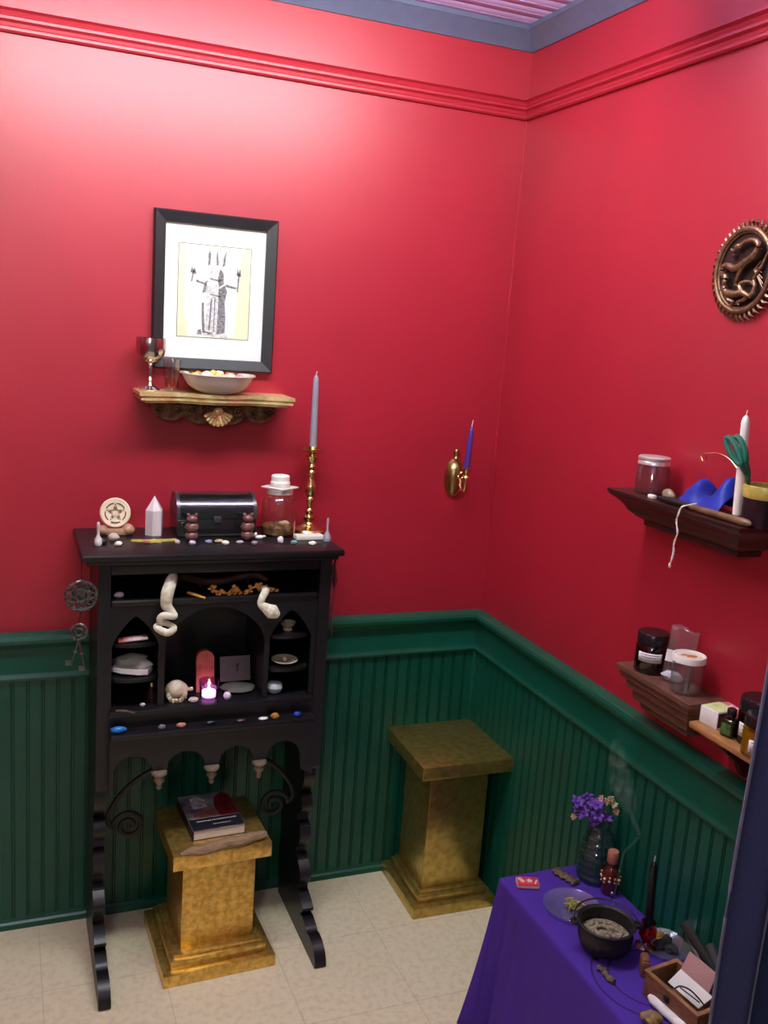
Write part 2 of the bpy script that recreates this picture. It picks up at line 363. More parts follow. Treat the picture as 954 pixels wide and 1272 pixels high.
# side profile: (y, z), the fretted front edge down to the foot
front = [(-.262, 1.125), (-.262, .52), (-.255, .512), (-.228, .508)]
def lobes(y0, z0, y1, z1, bulge, n=7):
    return [(lerp(y0, y1, i / n) - bulge * math.sin(PI * i / n), lerp(z0, z1, i / n)) for i in range(n + 1)]
front += lobes(-.222, .505, -.198, .415, .018) + [(-.216, .412)] + lobes(-.212, .405, -.196, .345, .020) + [(-.184, .338), (-.190, .322), (-.216, .318)]
front += lobes(-.214, .312, -.204, .245, .014) + [(-.190, .236), (-.190, .222), (-.216, .216)] + lobes(-.216, .21, -.222, .135, .028) + [(-.222, .122)]
front += lobes(-.240, .118, -.268, .078, .030, 6) + [(-.262, .072)] + lobes(-.285, .075, -.325, .046, .020, 6)[0:6] + [(-.322, .046), (-.330, .056), (-.350, .060), (-.375, .056), (-.400, .042), (-.413, .022), (-.415, .006), (-.410, 0)]
prof = [(-.040, 1.125)] + front + [(-.040, 0)]
for x0, x1 in ((CX0, CX0 + .030), (CX1 - .032, CX1)):
    m = MB(); m.prism(prof, lambda a, b, d: (d, a, b), x0, x1); m.build('side_panel', BLACK, cab, world=True, sharp=30)
m = MB()
m.box((-.912, -.151, 1.138), (.66, .30, .018), bev=.005); m.box((-.9115, -.150, 1.1235), (.636, .276, .013), bev=.004)
m.build('top', BLACK, cab, world=True)
xi0, xi1 = CX0 + .030, CX1 - .032
m = MB(); m.lo_hi((xi0, -.050, .70), (xi1, -.040, 1.118)); m.build('back_panel', BLACK, cab, world=True)
m = MB(); m.lo_hi((xi0, -.258, 1.085), (xi1, -.238, 1.118), bev=.003); m.build('frieze_rail', BLACK, cab, world=True)
m = MB(); m.lo_hi((xi0, -.235, 1.006), (xi1, -.045, 1.020)); m.lo_hi((xi0, -.262, 1.004), (xi1, -.235, 1.022), bev=.007); m.build('long_shelf', BLACK, cab, world=True)
# pierced arch panel
def gothic(x0, x1, zs, za, n=8):
    xc = (x0 + x1) / 2; out = []
    for i in range(n + 1):
        t = i / n; out.append((lerp(x0, xc, t), zs + (za - zs) * (math.sin(t * PI / 2) ** .75 * .55 + .45 * t)))
    return out + [(2 * xc - a, b) for a, b in reversed(out[:-1])]
zb = .733
poly = [(xi0, 1.005), (xi0, zb), (-1.165, zb)] + gothic(-1.165, -1.050, .90, .978) + [(-1.050, zb), (-1.034, zb)]
tud = [(lerp(-1.034, -.905, i / 12), .90 + .094 * math.sin(min(1, i / 12 * 1.0) * PI / 2) ** .6) for i in range(13)]
tud += [(-1.81 - a, b) for a, b in reversed(tud[:-1])]
poly += tud + [(-.776, zb), (-.762, zb)] + gothic(-.762, -.648, .90, .976) + [(-.648, zb), (xi1, zb), (xi1, 1.005)]
m = MB(); m.prism(poly, lambda a, b, d: (a, d, b), -.256, -.242); m.build('arch_panel', BLACK, cab, world=True)
for x in (-1.042, -.769): m = MB(); m.lo_hi((x - .006, -.243, zb), (x + .006, -.03, 1.006)); m.build('divider', BLACK, cab, world=True)
def nshelf(x0, x1, z):
    xc = (x0 + x1) / 2; po = [(x0, -.03), (x0, -.235)] + [(xc + (x1 - x0) / 2 * math.cos(a), -.235 - .024 * math.sin(a)) for a in [PI - PI * i / 10 for i in range(1, 10)]] + [(x1, -.235), (x1, -.03)]
    m = MB(); m.prism(po, lambda a, b, d: (a, b, d), z - .009, z); m.build('niche_shelf', BLACK, cab, world=True)
NS = (.905, .812)
for z in NS: nshelf(-1.165, -1.049, z)
for z in NS: nshelf(-.762, -.649, z)
m = MB(); m.lo_hi((xi0, -.272, .717), (xi1, -.03, .733), bev=.004); m.build('niche_floor', BLACK, cab, world=True)
m = MB(); m.lo_hi((xi0, -.262, .680), (xi1, -.250, .718)); m.lo_hi((xi0, -.305, .670), (xi1, -.03, .684), bev=.004); m.build('pen_ledge', BLACK, cab, world=True)
ap = [(xi0, .671), (xi0, .515), (-1.162, .535)]
pend = (-1.046, -.911, -.784)
seg = [(-1.160, -1.064), (-1.028, -.929), (-.893, -.801), (-.767, -.672)]
for i, (a, b) in enumerate(seg):
    ap += [(a, .566)] + [((a + b) / 2 - (b - a) / 2 * math.cos(q), .575 + .046 * math.sin(q)) for q in [PI * k / 12 for k in range(13)]] + [(b, .566)]
ap += [(-.668, .535), (xi1, .515), (xi1, .671)]
m = MB(); m.prism(ap, lambda a, b, d: (a, d, b), -.292, -.276); m.build('apron', BLACK, cab, world=True)
PENDT = mat('pale_turned_wood', (.19, .15, .11), rough=.35, var=.2)
for x in pend:
    m = MB(); m.lathe([(0, .574), (.017, .574), (.020, .570), (.020, .565), (.015, .560), (.011, .556), (.014, .550), (.014, .546), (.009, .540), (.006, .534), (.008, .528), (.005, .522), (0, .520)], (x, -.290, 0), 18)
    tag(m.build('pendant', PENDT, cab, world=True), 'pale tan turned drop finial')
def spiral(cx, cz, r0, r1, a0, turns, n, y):
    return [V((cx + lerp(r0, r1, i / n) * math.cos(a0 + turns * 2 * PI * i / n), y, cz + lerp(r0, r1, i / n) * math.sin(a0 + turns * 2 * PI * i / n))) for i in range(n + 1)]
for sx, cx, cz in ((1, -1.108, .378), (-1, -.712, .388)):
    sp = spiral(cx, cz, .042, .010, PI if sx > 0 else 0, -1.6 * sx, 40, -.20)
    lead = spline([(cx + sx * .062, -.20, cz + .155), (cx + sx * .012, -.20, cz + .125), (cx - sx * .030, -.20, cz + .082), (cx - sx * .055, -.20, cz + .030), (cx - sx * .042, -.20, cz)], 8)
    m = MB(); m.tube(lead[:-1] + sp, .0072, 8, up=V((0, 1, 0))); m.build('scroll_bracket', IRON, cab, world=True)

# ------------------------------------------------------------------ gold pedestals
def pedestal(name, label, mt, loc, rz, H, cap, col, base, group):
    t = thing(name, label, 'pedestal', loc, rz, group)
    m = MB(); m.box((0, 0, .017), (base, base, .034), bev=.002); m.build('base', mt, t)
    m = MB(); m.box((0, 0, .046), (base - .042, base - .042, .026), bev=.004); m.box((0, 0, .064), (base - .062, base - .062, .012), bev=.003); m.build('plinth_step', mt, t)
    m = MB(); m.box((0, 0, (.068 + H - .042) / 2), (col, col, H - .042 - .066), bev=.0015); m.build('column', mt, t)
    m = MB(); m.box((0, 0, H - .021), (cap, cap, .042), bev=.002); m.build('cap', mt, t)
    return t
P1 = (-.889, -.222); P1H = .362
pedestal('gold_pedestal', 'short gold mottled square pedestal holding the book under the black cabinet', GOLD, (P1[0], P1[1], 0), R(2), P1H, .262, .196, .302, 'gold pedestals')
pedestal('gold_pedestal', 'taller bare gold pedestal with empty top in the corner of the green wainscot', GOLD2, (-.150, -.152, 0), R(-1), .495, .295, .19, .272, 'gold pedestals')

# book and driftwood stick on the short pedestal
t = thing('paperback_book', 'paperback book with grey, rust and dark red cover on the short gold pedestal', 'book', (-.889, -.196, P1H), R(3))
bw, bd, bh = .142, .190, .028
m = MB(); m.box((.001, 0, bh / 2), (bw - .005, bd - .004, bh - .003)); m.build('page_block', mat('book_pages', (.74, .68, .60), rough=.8, stretch=(1, 1, 40), vs=20), t)
m = MB(); m.box((0, 0, .0008), (bw, bd, .0016)); m.box((-bw / 2, 0, bh / 2), (.0016, bd, bh)); m.build('cover_back', mat('book_black', (.012, .012, .02), rough=.4), t)
cf = mat('book_cover_art', (.09, .08, .095), rough=.3, c2=(.36, .34, .38), vs=28, detail=4)
m = MB(); m.box((0, 0, bh), (bw, bd, .0018)); fcv = m.build('cover_front', cf, t)
def flatpoly(pts, z0, z1, name, mt, parent):
    m = MB(); m.prism(pts, lambda a, b, d: (a, b, d), z0, z1); return m.build(name, mt, parent)
z0 = bh + .0009; z1 = z0 + .0004
flatpoly([(-bw / 2 + .001, -bd / 2 + .001), (bw / 2 - .001, -bd / 2 + .001), (bw / 2 - .001, -.038), (-bw / 2 + .001, -.038)], z0, z1, 'title_band', MATS['book_black'], fcv)
flatpoly([(.018, -.036), (bw / 2 - .001, -.036), (bw / 2 - .001, .070), (.052, .092), (.026, .068), (.014, .02)], z0, z1, 'dark_red_figure', mat('book_red', (.19, .014, .018), rough=.3, var=.3), fcv)
flatpoly([(-bw / 2 + .02, -.034), (.016, -.034), (.012, .010), (-.020, .000), (-.048, -.012)], z0, z1, 'rust_patch', mat('book_rust', (.38, .15, .09), rough=.3, c2=(.20, .09, .06), vs=60), fcv)
flatpoly([(-.045, .015), (-.005, .020), (-.002, .060), (-.02, .084), (-.042, .075)], z0, z1, 'pale_figure', mat('book_pale', (.85, .82, .86), rough=.3, c2=(.30, .28, .32), vs=70), fcv)
m = MB(); px = -.050
while px < .056:                                               # small title lettering, too small to read
    wdt = rnd.uniform(.003, .006); m.lo_hi((px, -.0545, z1), (px + wdt, -.0495, z1 + .0003)); px += wdt + rnd.uniform(.0012, .003)
px = -.012
while px < .035: m.lo_hi((px, -.0745, z1), (px + .003, -.0715, z1 + .0003)); px += .0045
m.build('title_lettering', mat('book_lettering', (.55, .52, .5), rough=.5), fcv)

m = MB()
a, b = oz(224, 1062, P1H + .012), oz(331, 1036, P1H + .012)
pts = [lerp(a, b, i / 12) + V((0, .003 * math.sin(i * 1.3), .001 * math.sin(i * 2.1))) for i in range(13)]
rr = [.004, .010, .0145, .016, .016, .0155, .016, .016, .0155, .015, .014, .013, .009]
m.tube(pts, rr, 9, flat=.9); o = m.build('driftwood_stick', DRIFT, world=True, loc=(a + b) / 2)
tag(o, 'weathered brown driftwood stick lying in front of the paperback book', 'stick')

# ------------------------------------------------------------------ framed picture
fx0, fx1, fz0, fz1 = -1.052, -.727, 1.578, 1.981
t = thing('framed_picture', 'black framed ink print of a robed statue hanging on the red back wall', 'picture', ((fx0 + fx1) / 2, 0, fz0))
m = MB(); W_ = .030
out = [(fx0, fz0), (fx1, fz0), (fx1, fz1), (fx0, fz1)]
inn = [(fx0 + W_, fz0 + W_), (fx1 - W_, fz0 + W_), (fx1 - W_, fz1 - W_), (fx0 + W_, fz1 - W_)]
mid = [(fx0 + .004, fz0 + .004), (fx1 - .004, fz0 + .004), (fx1 - .004, fz1 - .004), (fx0 + .004, fz1 - .004)]
rings = [[(a, -.002, b) for a, b in out], [(a, -.018, b) for a, b in out], [(a, -.024, b) for a, b in mid], [(a, -.016, b) for a, b in inn], [(a, -.008, b) for a, b in inn]]
vs = [v for r_ in rings for v in r_]
fs = [(k * 4 + i, k * 4 + (i + 1) % 4, k * 4 + 4 + (i + 1) % 4, k * 4 + 4 + i) for k in range(4) for i in range(4)]
m._add(vs, fs, False); m.build('frame', FRAMEB, t, world=True, sharp=10)
m = MB(); m.lo_hi((fx0 + .005, -.008, fz0 + .005), (fx1 - .005, -.003, fz1 - .005)); m.build('mat_board', MATBOARD, t, world=True)
ix0, ix1, iz0, iz1 = -.986, -.796, 1.664, 1.901
m = MB(); m.lo_hi((ix0 - .0015, -.0084, iz0 - .0015), (ix1 + .0015, -.008, iz1 + .0015)); m.build('print_border', INK, t, world=True)
m = MB(); m.lo_hi((ix0, -.0088, iz0), (ix1, -.0082, iz1)); pr = m.build('print', CREAMP, t, world=True)
def art(u, v): return ix0 + u * (ix1 - ix0), iz0 + v * (iz1 - iz0)
def shape(mb, pts, d=0): mb.prism([art(*p) for p in pts], lambda a, b, dd: (a, dd, b), -.0088 - d, -.0090 - d)
m = MB(); shape(m, [(.16, .0), (.80, .02), (.86, .99), (.10, .995), (.08, .3)]); m.build('print_paper', PAPERW, pr, world=True)
m = MB(); d = .0003                                             # light washes: gown, arms, plinth
for pts in ([(.36, .05), (.40, .30), (.37, .47), (.36, .60), (.44, .68), (.56, .68), (.62, .60), (.60, .46), (.66, .25), (.68, .06)], [(.40, .70), (.44, .78), (.52, .79), (.56, .70)], [(.41, .80), (.41, .90), (.47, .92), (.50, .86), (.48, .79)], [(.54, .79), (.53, .88), (.60, .91), (.64, .84), (.61, .78)], [(.26, .03), (.70, .0), (.70, .05), (.26, .07)]):
    shape(m, pts, d)
m.build('pale_wash', mat('pale_wash', (.50, .49, .49), rough=.8, c2=(.84, .83, .82), vs=130), pr, world=True)
m = MB(); d = .0006                                             # dark side of the gown, folds, hair, crowns, torches
for pts in ([(.55, .04), (.66, .06), (.67, .22), (.65, .40), (.68, .52), (.64, .58), (.56, .54), (.56, .30)], [(.35, .06), (.385, .06), (.37, .22), (.36, .38), (.33, .38), (.335, .2)], [(.43, .08), (.455, .08), (.475, .42), (.455, .44)], [(.50, .07), (.515, .07), (.52, .45), (.505, .45)],
            [(.56, .56), (.63, .60), (.62, .72), (.57, .76), (.545, .66)], [(.40, .78), (.43, .80), (.44, .90), (.42, .97), (.40, .90)], [(.52, .79), (.55, .80), (.54, .88), (.525, .97), (.51, .88)], [(.60, .78), (.64, .80), (.645, .88), (.66, .97), (.62, .90)],
            [(.36, .60), (.40, .63), (.38, .50), (.33, .48)], [(.24, .60), (.37, .575), (.37, .595), (.25, .625)], [(.64, .57), (.80, .55), (.82, .57), (.66, .60)], [(.815, .52), (.835, .52), (.85, .73), (.825, .73)], [(.80, .70), (.87, .69), (.855, .78), (.83, .74), (.815, .79)],
            [(.17, .60), (.19, .60), (.215, .72), (.195, .72)], [(.16, .70), (.245, .68), (.22, .76), (.20, .73), (.18, .77)], [(.28, .03), (.34, .035), (.33, .09), (.29, .08)], [(.42, .03), (.48, .03), (.47, .055), (.43, .055)], [(.44, .64), (.58, .62), (.58, .635), (.44, .655)], [(.44, .47), (.60, .45), (.60, .465), (.44, .485)]):
    shape(m, pts, d)
m.build('ink_drawing', mat('charcoal_ink', (.10, .095, .11), rough=.8, c2=(.36, .35, .36), vs=220), pr, world=True)
m = MB(); m.lo_hi((fx0 + W_ - .001, -.0135, fz0 + W_ - .001), (fx1 - W_ + .001, -.0120, fz1 - W_ + .001)); m.build('glass_pane', PANE, t, world=True)

# ------------------------------------------------------------------ gilt wall shelf
SZ = 1.522
t = thing('wall_shelf', 'small gilded wall shelf with carved shell below the framed print', 'shelf', (-.892, 0, SZ))
sx0, sx1 = -1.094, -.690
def serp(k, inset):
    po = [(sx0 + inset, 0)]
    for i in range(25):
        u = i / 24; y = -.122 - .012 * math.cos(u * 4 * PI) + inset * .9
        po.append((lerp(sx0 + inset, sx1 - inset, u), y))
    return po + [(sx1 - inset, 0)]
m = MB()
for inset, za, zb_ in ((.0, -.009, 0), (.008, -.014, -.009), (.004, -.020, -.014), (.016, -.027, -.020)): m.prism(serp(0, inset), lambda a, b, d: (a, b, d), SZ + za, SZ + zb_)
m.build('shelf_top', GILT, t, world=True)
m = MB()                                                        # pierced scroll apron under the board
def scal(u): return -.050 - .020 * abs(math.sin(u * PI * 4)) ** .7 - .012 * math.sin(u * PI)
po = [(-1.050, SZ - .027)] + [(lerp(-1.055, -.725, i / 48), SZ + scal(i / 48)) for i in range(49)] + [(-.730, SZ - .027)]
m.prism(po, lambda a, b, d: (a, d, b), -.070, -.045)
for k in range(8):
    cx = lerp(-1.035, -.745, k / 7)
    m.tube([V((q[0], -.074, q[1])) for q in [(cx + .014 * (1 - i / 26) * math.cos(i * .45 * (1 if k < 4 else -1)), SZ - .048 + .014 * (1 - i / 26) * math.sin(i * .45)) for i in range(24)]], .0035, 6, up=V((0, 1, 0)))
m.lo_hi((-1.03, -.06, SZ - .045), (-.75, 0, SZ - .027)); m.build('carved_apron', GILTD, t, world=True)
m = MB(); sc = V((-.884, -.078, SZ - .046))
for k in range(9):
    a = R(-158 + k * 17); dirv = V((math.cos(a), -.18, math.sin(a)))
    m.tube([sc + dirv * (.040 * i / 6) for i in range(7)], [.003, .004, .005, .006, .0068, .0070, .004], 8)
m.blob(sc + V((0, -.006, 0)), (.03, .022, .022), .05); m.build('shell_ornament', GILT, t, world=True)

# goblet, shot glass, bowl on the gilt shelf
g = oy(186, 480, -.06); g.z = SZ
t = thing('goblet', 'silver stemmed goblet on the left end of the gilt shelf', 'goblet', g)
m = MB(); m.lathe([(0, 0), (.026, 0), (.027, .003), (.022, .007), (.009, .013), (.005, .022), (.0075, .028), (.0045, .034), (.007, .041), (.0045, .048), (.007, .056), (.005, .064), (.010, .072)], seg=24); m.build('stem', SILVER, t)
m = MB(); m.lathe([(.008, .070), (.022, .076), (.033, .088), (.038, .102), (.038, .124), (.0365, .134), (.034, .134), (.0355, .122), (.0355, .104), (.031, .092), (.018, .082), (0, .079)], seg=32); m.build('cup', SILVER, t)
g = oy(213, 482, -.055); g.z = SZ
t = thing('shot_glass', 'clear shot glass with amber liquid between silver goblet and white bowl', 'glass', g)
m = MB(); m.lathe([(0, 0), (.017, 0), (.0178, .004), (.0190, .03), (.0235, .084), (.0222, .084), (.0178, .032), (.0165, .012), (0, .011)], seg=24); m.build('glass_body', glass('bright_glass', (.96, .96, .96), .10), t)
m = MB(); m.lathe([(0, .0125), (.0160, .0125), (.0176, .034), (0, .034)], seg=20); m.build('amber_liquid', mat('amber_liquid', (.45, .06, .02), rough=.15, trans=.5), t)
g = oy(270, 486, -.075); g.z = SZ; BOWL = g.copy()
t = thing('offering_bowl', 'white flared ceramic bowl filled with food on the gilt shelf', 'bowl', g)
m = MB(); m.lathe([(0, 0), (.040, 0), (.044, .003), (.062, .009), (.076, .020), (.086, .034), (.092, .047), (.099, .050), (.099, .053), (.091, .052), (.082, .036), (.068, .019), (.046, .010), (0, .008)], seg=40, ribs=16, ramp=.010); m.build('bowl_body', CERW, t)
pal = [mat('food_yellow', (.70, .46, .10), rough=.5, var=.2), mat('food_cream', (.78, .70, .52), rough=.5, var=.15), mat('food_orange', (.62, .20, .07), rough=.5, var=.2), mat('food_pink', (.60, .22, .20), rough=.5, var=.2)]
adj = ['golden yellow', 'pale cream', 'orange', 'pinkish red']
spots = [(-.062, -.012, 0, 'at the left rim'), (-.040, -.036, 1, 'near the front left'), (-.008, -.042, 0, 'at the front middle'), (.026, -.036, 1, 'front right of middle'), (.056, -.014, 3, 'at the right rim'), (-.030, .006, 1, 'left of the middle'), (.004, -.004, 1, 'on top in the middle'), (.034, .012, 2, 'right of the middle'), (-.044, .040, 2, 'at the back left'), (-.004, .044, 0, 'at the back middle'), (.038, .044, 3, 'at the back right')]
m = MB(); m.lathe([(0, .010), (.050, .016), (.074, .037), (.060, .044), (.030, .050), (0, .052)], g, 24)
tag(m.build('bowl_filling', mat('bowl_filling', (.66, .55, .34), rough=.8, c2=(.42, .24, .10), vs=90, bump=.5), world=True, loc=g), 'pale crumbly food heaped inside the white offering bowl', 'food', kind='stuff')
for i, (dx, dy, k, where) in enumerate(spots):
    m = MB(); h = .050 - .22 * (abs(dx) + abs(dy) * .6) * .4
    m.blob((0, 0, 0), (.026, .022, .018), .2, seed=i, rot=(rnd.uniform(-.4, .4), rnd.uniform(-.4, .4), rnd.uniform(0, 3)))
    tag(m.build('food_morsel', pal[k], loc=g + V((dx, dy, h + .002))), f'{adj[k]} morsel of food {where} of the white bowl', 'food', 'food morsels in the offering bowl')

# ------------------------------------------------------------------ sconce on the back wall
sc = oy(563, 593, 0)
t = thing('wall_sconce', 'oval brass candle sconce on the red wall near the corner', 'sconce', (sc.x, 0, sc.z))
m = MB(); oval = []
for r_, y in ((1.0, -.001), (1.0, -.006), (.90, -.012), (.84, -.011), (.70, -.020), (.4, -.027), (.0, -.029)): oval.append((r_, y))
sg = 32; vs = []; fs = []
for r_, y in oval:
    for k in range(sg): vs.append((.031 * r_ * math.cos(2 * PI * k / sg), y, .060 * r_ * math.sin(2 * PI * k / sg)))
for i in range(len(oval) - 1):
    for k in range(sg): fs.append((i * sg + k, i * sg + (k + 1) % sg, (i + 1) * sg + (k + 1) % sg, (i + 1) * sg + k))
m._add(vs, fs); m.build('back_plate', BRASSO, t)
m = MB(); m.lathe([(0, .058), (.007, .060), (.004, .066), (.008, .074), (.0095, .080), (.006, .087), (0, .089)], (0, -.008, 0), 16); m.build('top_knob', BRASSO, t)
so = oy(579, 588, -.085) - V((sc.x, 0, sc.z))
arm = spline([(.002, -.026, .004), (.004, -.040, .000), (so.x * .25, -.050, -.016), (so.x * .5, -.064, -.028), (so.x * .8, -.078, -.027), (so.x * .98, -.084, -.012), (so.x, -.085, so.z - .018)], 8)
m = MB(); m.tube(arm, .0042, 8); m.tube([V((.012, -.030, .012)) + V((.010 * math.cos(a), -.006 * math.sin(a), .010 * math.sin(a))) for a in [i * .5 for i in range(12)]], .0025, 6); m.build('arm', BRASS, t)
m = MB(); m.lathe([(0, -.020), (.007, -.019), (.010, -.012), (.006, -.006), (.009, -.002), (.012, .006), (.0125, .016), (.0105, .016), (.0100, .004), (0, .003)], so, 18); m.build('socket', BRASS, t)
def taper(name, label, loc, h, r0, r1, mt, wick=.012, lean=(0, 0)):
    t = thing(name, label, 'candle', loc)
    m = MB(); prof_ = [(0, 0), (r0, 0), (r0, h * .3), (lerp(r0, r1, .6), h * .75), (r1, h - r1 * 1.6), (r1 * .7, h - r1 * .5), (r1 * .25, h)]
    sh = M4(((1, 0, lean[0], 0), (0, 1, lean[1], 0), (0, 0, 1, 0), (0, 0, 0, 1)))
    m.lathe(prof_, (0, 0, 0), 20, mtx=sh); m.build('wax', mt, t)
    m = MB(); m.tube([sh @ V((0, 0, h - .001)), sh @ V((.0006, 0, h + wick * .5)), sh @ V((.002, 0, h + wick))], .0012, 6); m.build('wick', WICK, t)
    return t
top = oy(586, 531, -.085); base = V((sc.x, 0, sc.z)) + so + V((0, 0, .004))
taper('taper_candle', 'slim purple taper candle in the brass wall sconce', base, top.z - base.z, .0098, .0072, WAXP, .022, ((top.x - base.x) / (top.z - base.z), 0))

# ------------------------------------------------------------------ on top of the cabinet
CT = 1.147
def ct(u, v, y=None, z=CT):
    p = oz(u, v, z) if y is None else oy(u, v, y); p.z = z; return p
# cream disc on its stand
p = ct(143, 655, -.085)
t = thing('disc_stand', 'small tan stone stand under the round cream disc', 'stand', p)
m = MB(); m.blob((-.032, 0, .012), (.034, .040, .028), .06, cut=-.42); m.blob((.032, 0, .013), (.036, .040, .032), .06, seed=2, cut=-.42); m.box((0, 0, .009), (.06, .03, .018), bev=.005); m.build('stand_body', STANDW, t)
t = thing('carved_disc', 'round cream stone disc pierced with a small pattern on a tan stand', 'disc', p + V((.0, -.004, .018)), rot=(R(-12), 0, 0))
m = MB(); rr_ = .039; md = V((0, 0, rr_ + .001))
xz = M4.Translation(md) @ M4.Rotation(R(90), 4, 'X')
m.lathe([(0, -.006), (.034, -.006), (.039, -.004), (.039, .004), (.036, .007), (.032, .006), (0, .0045)], seg=36, mtx=xz); dsk = m.build('disc_body', SOAP, t)
DKS = mat('disc_recess', (.22, .13, .08), rough=.8)
m = MB()
for k in range(5):
    a = R(90 + 72 * k); c_ = md + V((.013 * math.cos(a), -.0068, .013 * math.sin(a))); m.box(c_, (.0055, .0012, .0055), rot=(0, a, 0))
    a2 = R(54 + 72 * k); m.tube([md + V((.0255 * math.cos(a2 + q), -.0068, .0255 * math.sin(a2 + q))) for q in [R(-26 + 6.5 * i) for i in range(9)]], .0016, 6)
m.tube([md + V((.024 * math.cos(R(90 + 144 * k)), -.0060, .024 * math.sin(R(90 + 144 * k)))) for k in range(6)], .0009, 5)
m.build('pierced_pattern', DKS, dsk)
# crystal tower
p = ct(191, 663, -.090)
m = MB(); n6 = 6; pr_ = [(.0235, 0), (.0235, .066), (.0, .104)]
m.lathe(pr_, (0, 0, 0), 6); tag(m.build('crystal_tower', SELEN, loc=p, rot=(0, 0, R(12)), sharp=20), 'pointed milky white crystal tower on the cabinet top', 'crystal')
# chest
p = ct(266, 668, -.135); p.y = -.072
t = thing('treasure_chest', 'small black dome lidded chest in the middle of the cabinet top', 'chest', (-.886, -.074, CT))
cw, cd = .212, .112
m = MB(); m.box((0, 0, .024), (cw, cd, .048), bev=.003); m.build('body', CHESTM, t)
dome = [(-cd / 2, 0), (-cd / 2, .010)] + arc(0, .010, cd / 2, .052, PI, 0, 14)[1:-1] + [(cd / 2, .010), (cd / 2, 0)]
m = MB(); m.prism([(a, b + .049) for a, b in dome], lambda a, b, d: (d, a, b), -cw / 2, cw / 2, sm=True); m.build('lid', CHESTM, t, sharp=50)
for x in (-cw / 2 + .004, cw / 2 - .004):
    m = MB(); m.prism([(a * 1.025, b * 1.03 + .049) for a, b in dome], lambda a, b, d: (d, a, b), x - .0045, x + .0045, sm=True); m.build('edge_band', CHESTT, t, sharp=50)
m = MB(); m.box((0, -cd / 2 - .002, .048), (.020, .005, .016), bev=.0015); m.box((0, -cd / 2 - .004, .043), (.013, .004, .004)); m.build('latch', CHESTT, t)
m = MB(); m.box((0, -cd / 2 - .001, .006), (cw * .96, .004, .004)); m.build('base_trim', CHESTT, t)
for x in (-.092, .092): m = MB(); m.box((x, -cd / 2 - .001, .036), (.006, .004, .010), bev=.001); m.build('stud', SILVER, t)
# two stacked stone figurines
def figurine(u, v, label):
    p = ct(u, v, -.170); t = thing('stone_figurine', label, 'figurine', p, group='mauve stone figurines by the chest')
    m = MB(); m.blob((0, 0, .013), (.036, .030, .030), .08, cut=-.42, seed=1); m.blob((0, 0, .036), (.038, .030, .032), .06, seed=3); m.blob((0, -.002, .058), (.030, .026, .024), .06, seed=5)
    m.build('body', STONEB, t)
    for s in (-1, 1): m = MB(); m.blob((s * .010, -.001, .069), (.010, .010, .010), .05); m.build('ear', STONEB, t)
    return t
f0 = figurine(238, 671, 'brown stacked stone figurine in front of the left end of the black chest')
f1 = copy_thing(f0, ct(307, 670, -.170), 0, 'brown stacked stone figurine in front of the right end of the black chest')
# jar of coins with plate and candle stub on the lid
p = ct(345, 664, -.110)
t = thing('glass_jar', 'clear glass jar with tin lid beside the brass candlestick', 'jar', p)
m = MB(); m.lathe([(0, 0), (.044, 0), (.047, .004), (.047, .088), (.043, .102), (.034, .110), (.034, .122), (.0325, .122), (.0325, .109), (.0415, .100), (.0452, .087), (.0452, .006), (0, .005)], seg=36); m.build('glass_body', GLASS, t)
m = MB(); m.lathe([(0, .1285), (.0350, .1285), (.0362, .127), (.0362, .122), (.0354, .120), (.0362, .118), (.0354, .114), (.0345, .114), (.0345, .1215), (0, .1215)], seg=32); m.build('lid', TIN, t)
m = MB(); m.lathe([(0, .006), (.044, .006), (.0445, .024), (.040, .028), (.02, .030), (0, .029)], seg=28)
tag(m.build('jar_filling', mat('brown_jar_filling', (.34, .17, .045), rough=.6, c2=(.07, .02, .008), vs=60, bump=.7), loc=p), 'brown and gold loose filling in the bottom of the clear glass jar', 'filling', kind='stuff')
m = MB(); m.blob((0, 0, 0), (.030, .024, .014), .15, seed=4); tag(m.build('pale_lump', SHELLM, loc=p + V((.013, -.012, .034))), 'pale tan lump lying on the filling inside the glass jar', 'lump')
m = MB(); m.box((0, 0, .0025), (.074, .074, .004), bev=.0015); m.box((0, 0, .001), (.05, .05, .002)); tag(m.build('square_tile', mat('greyish_white_tile', (.66, .63, .58), rough=.5), loc=p + V((0, 0, .1290)), rot=(0, 0, R(38))), 'thin square pale tile lying on the lid of the glass jar', 'tile')
t2 = thing('candle_stub', 'short white candle stub on the square tile above the glass jar', 'candle', p + V((0, 0, .1338)))
m = MB(); m.lathe([(0, 0), (.026, 0), (.027, .002), (.027, .012), (.025, .014), (.0245, .018), (.025, .028), (.023, .0305), (.018, .031), (.014, .028), (0, .028)], seg=28); m.build('wax', WAXW, t2)
m = MB(); m.tube([(0, 0, .027), (.001, 0, .033)], .001, 6); m.build('wick', WICK, t2)
# candlestick + grey taper
p = ct(383, 658, -.075)
t = thing('brass_candlestick', 'tall turned brass candlestick at the right end of the cabinet top', 'candlestick', p)
m = MB(); m.lathe([(0, 0), (.047, 0), (.049, .004), (.046, .009), (.030, .014), (.016, .020), (.011, .027), (.010, .030)], seg=36); m.build('base', BRASS, t)
hs = oy(386, 558, -.075).z - CT
k = hs / .245
m = MB(); m.lathe([(.012, .028), (.0165, .034), (.0165, .042), (.0085, .048), (.0125, .056), (.0125, .060), (.0075, .066), (.0080, .080), (.0135, .088), (.0135, .092), (.0095, .098), (.0150, .108), (.0180, .120), (.0155, .134), (.0095, .146), (.0080, .156), (.0125, .164), (.0125, .168), (.0080, .174), (.0120, .184), (.0085, .192), (.0150, .202), (.0165, .212), (.0105, .221), (.0095, .228), (.0135, .240)], seg=24); m.build('stem', BRASS, t)
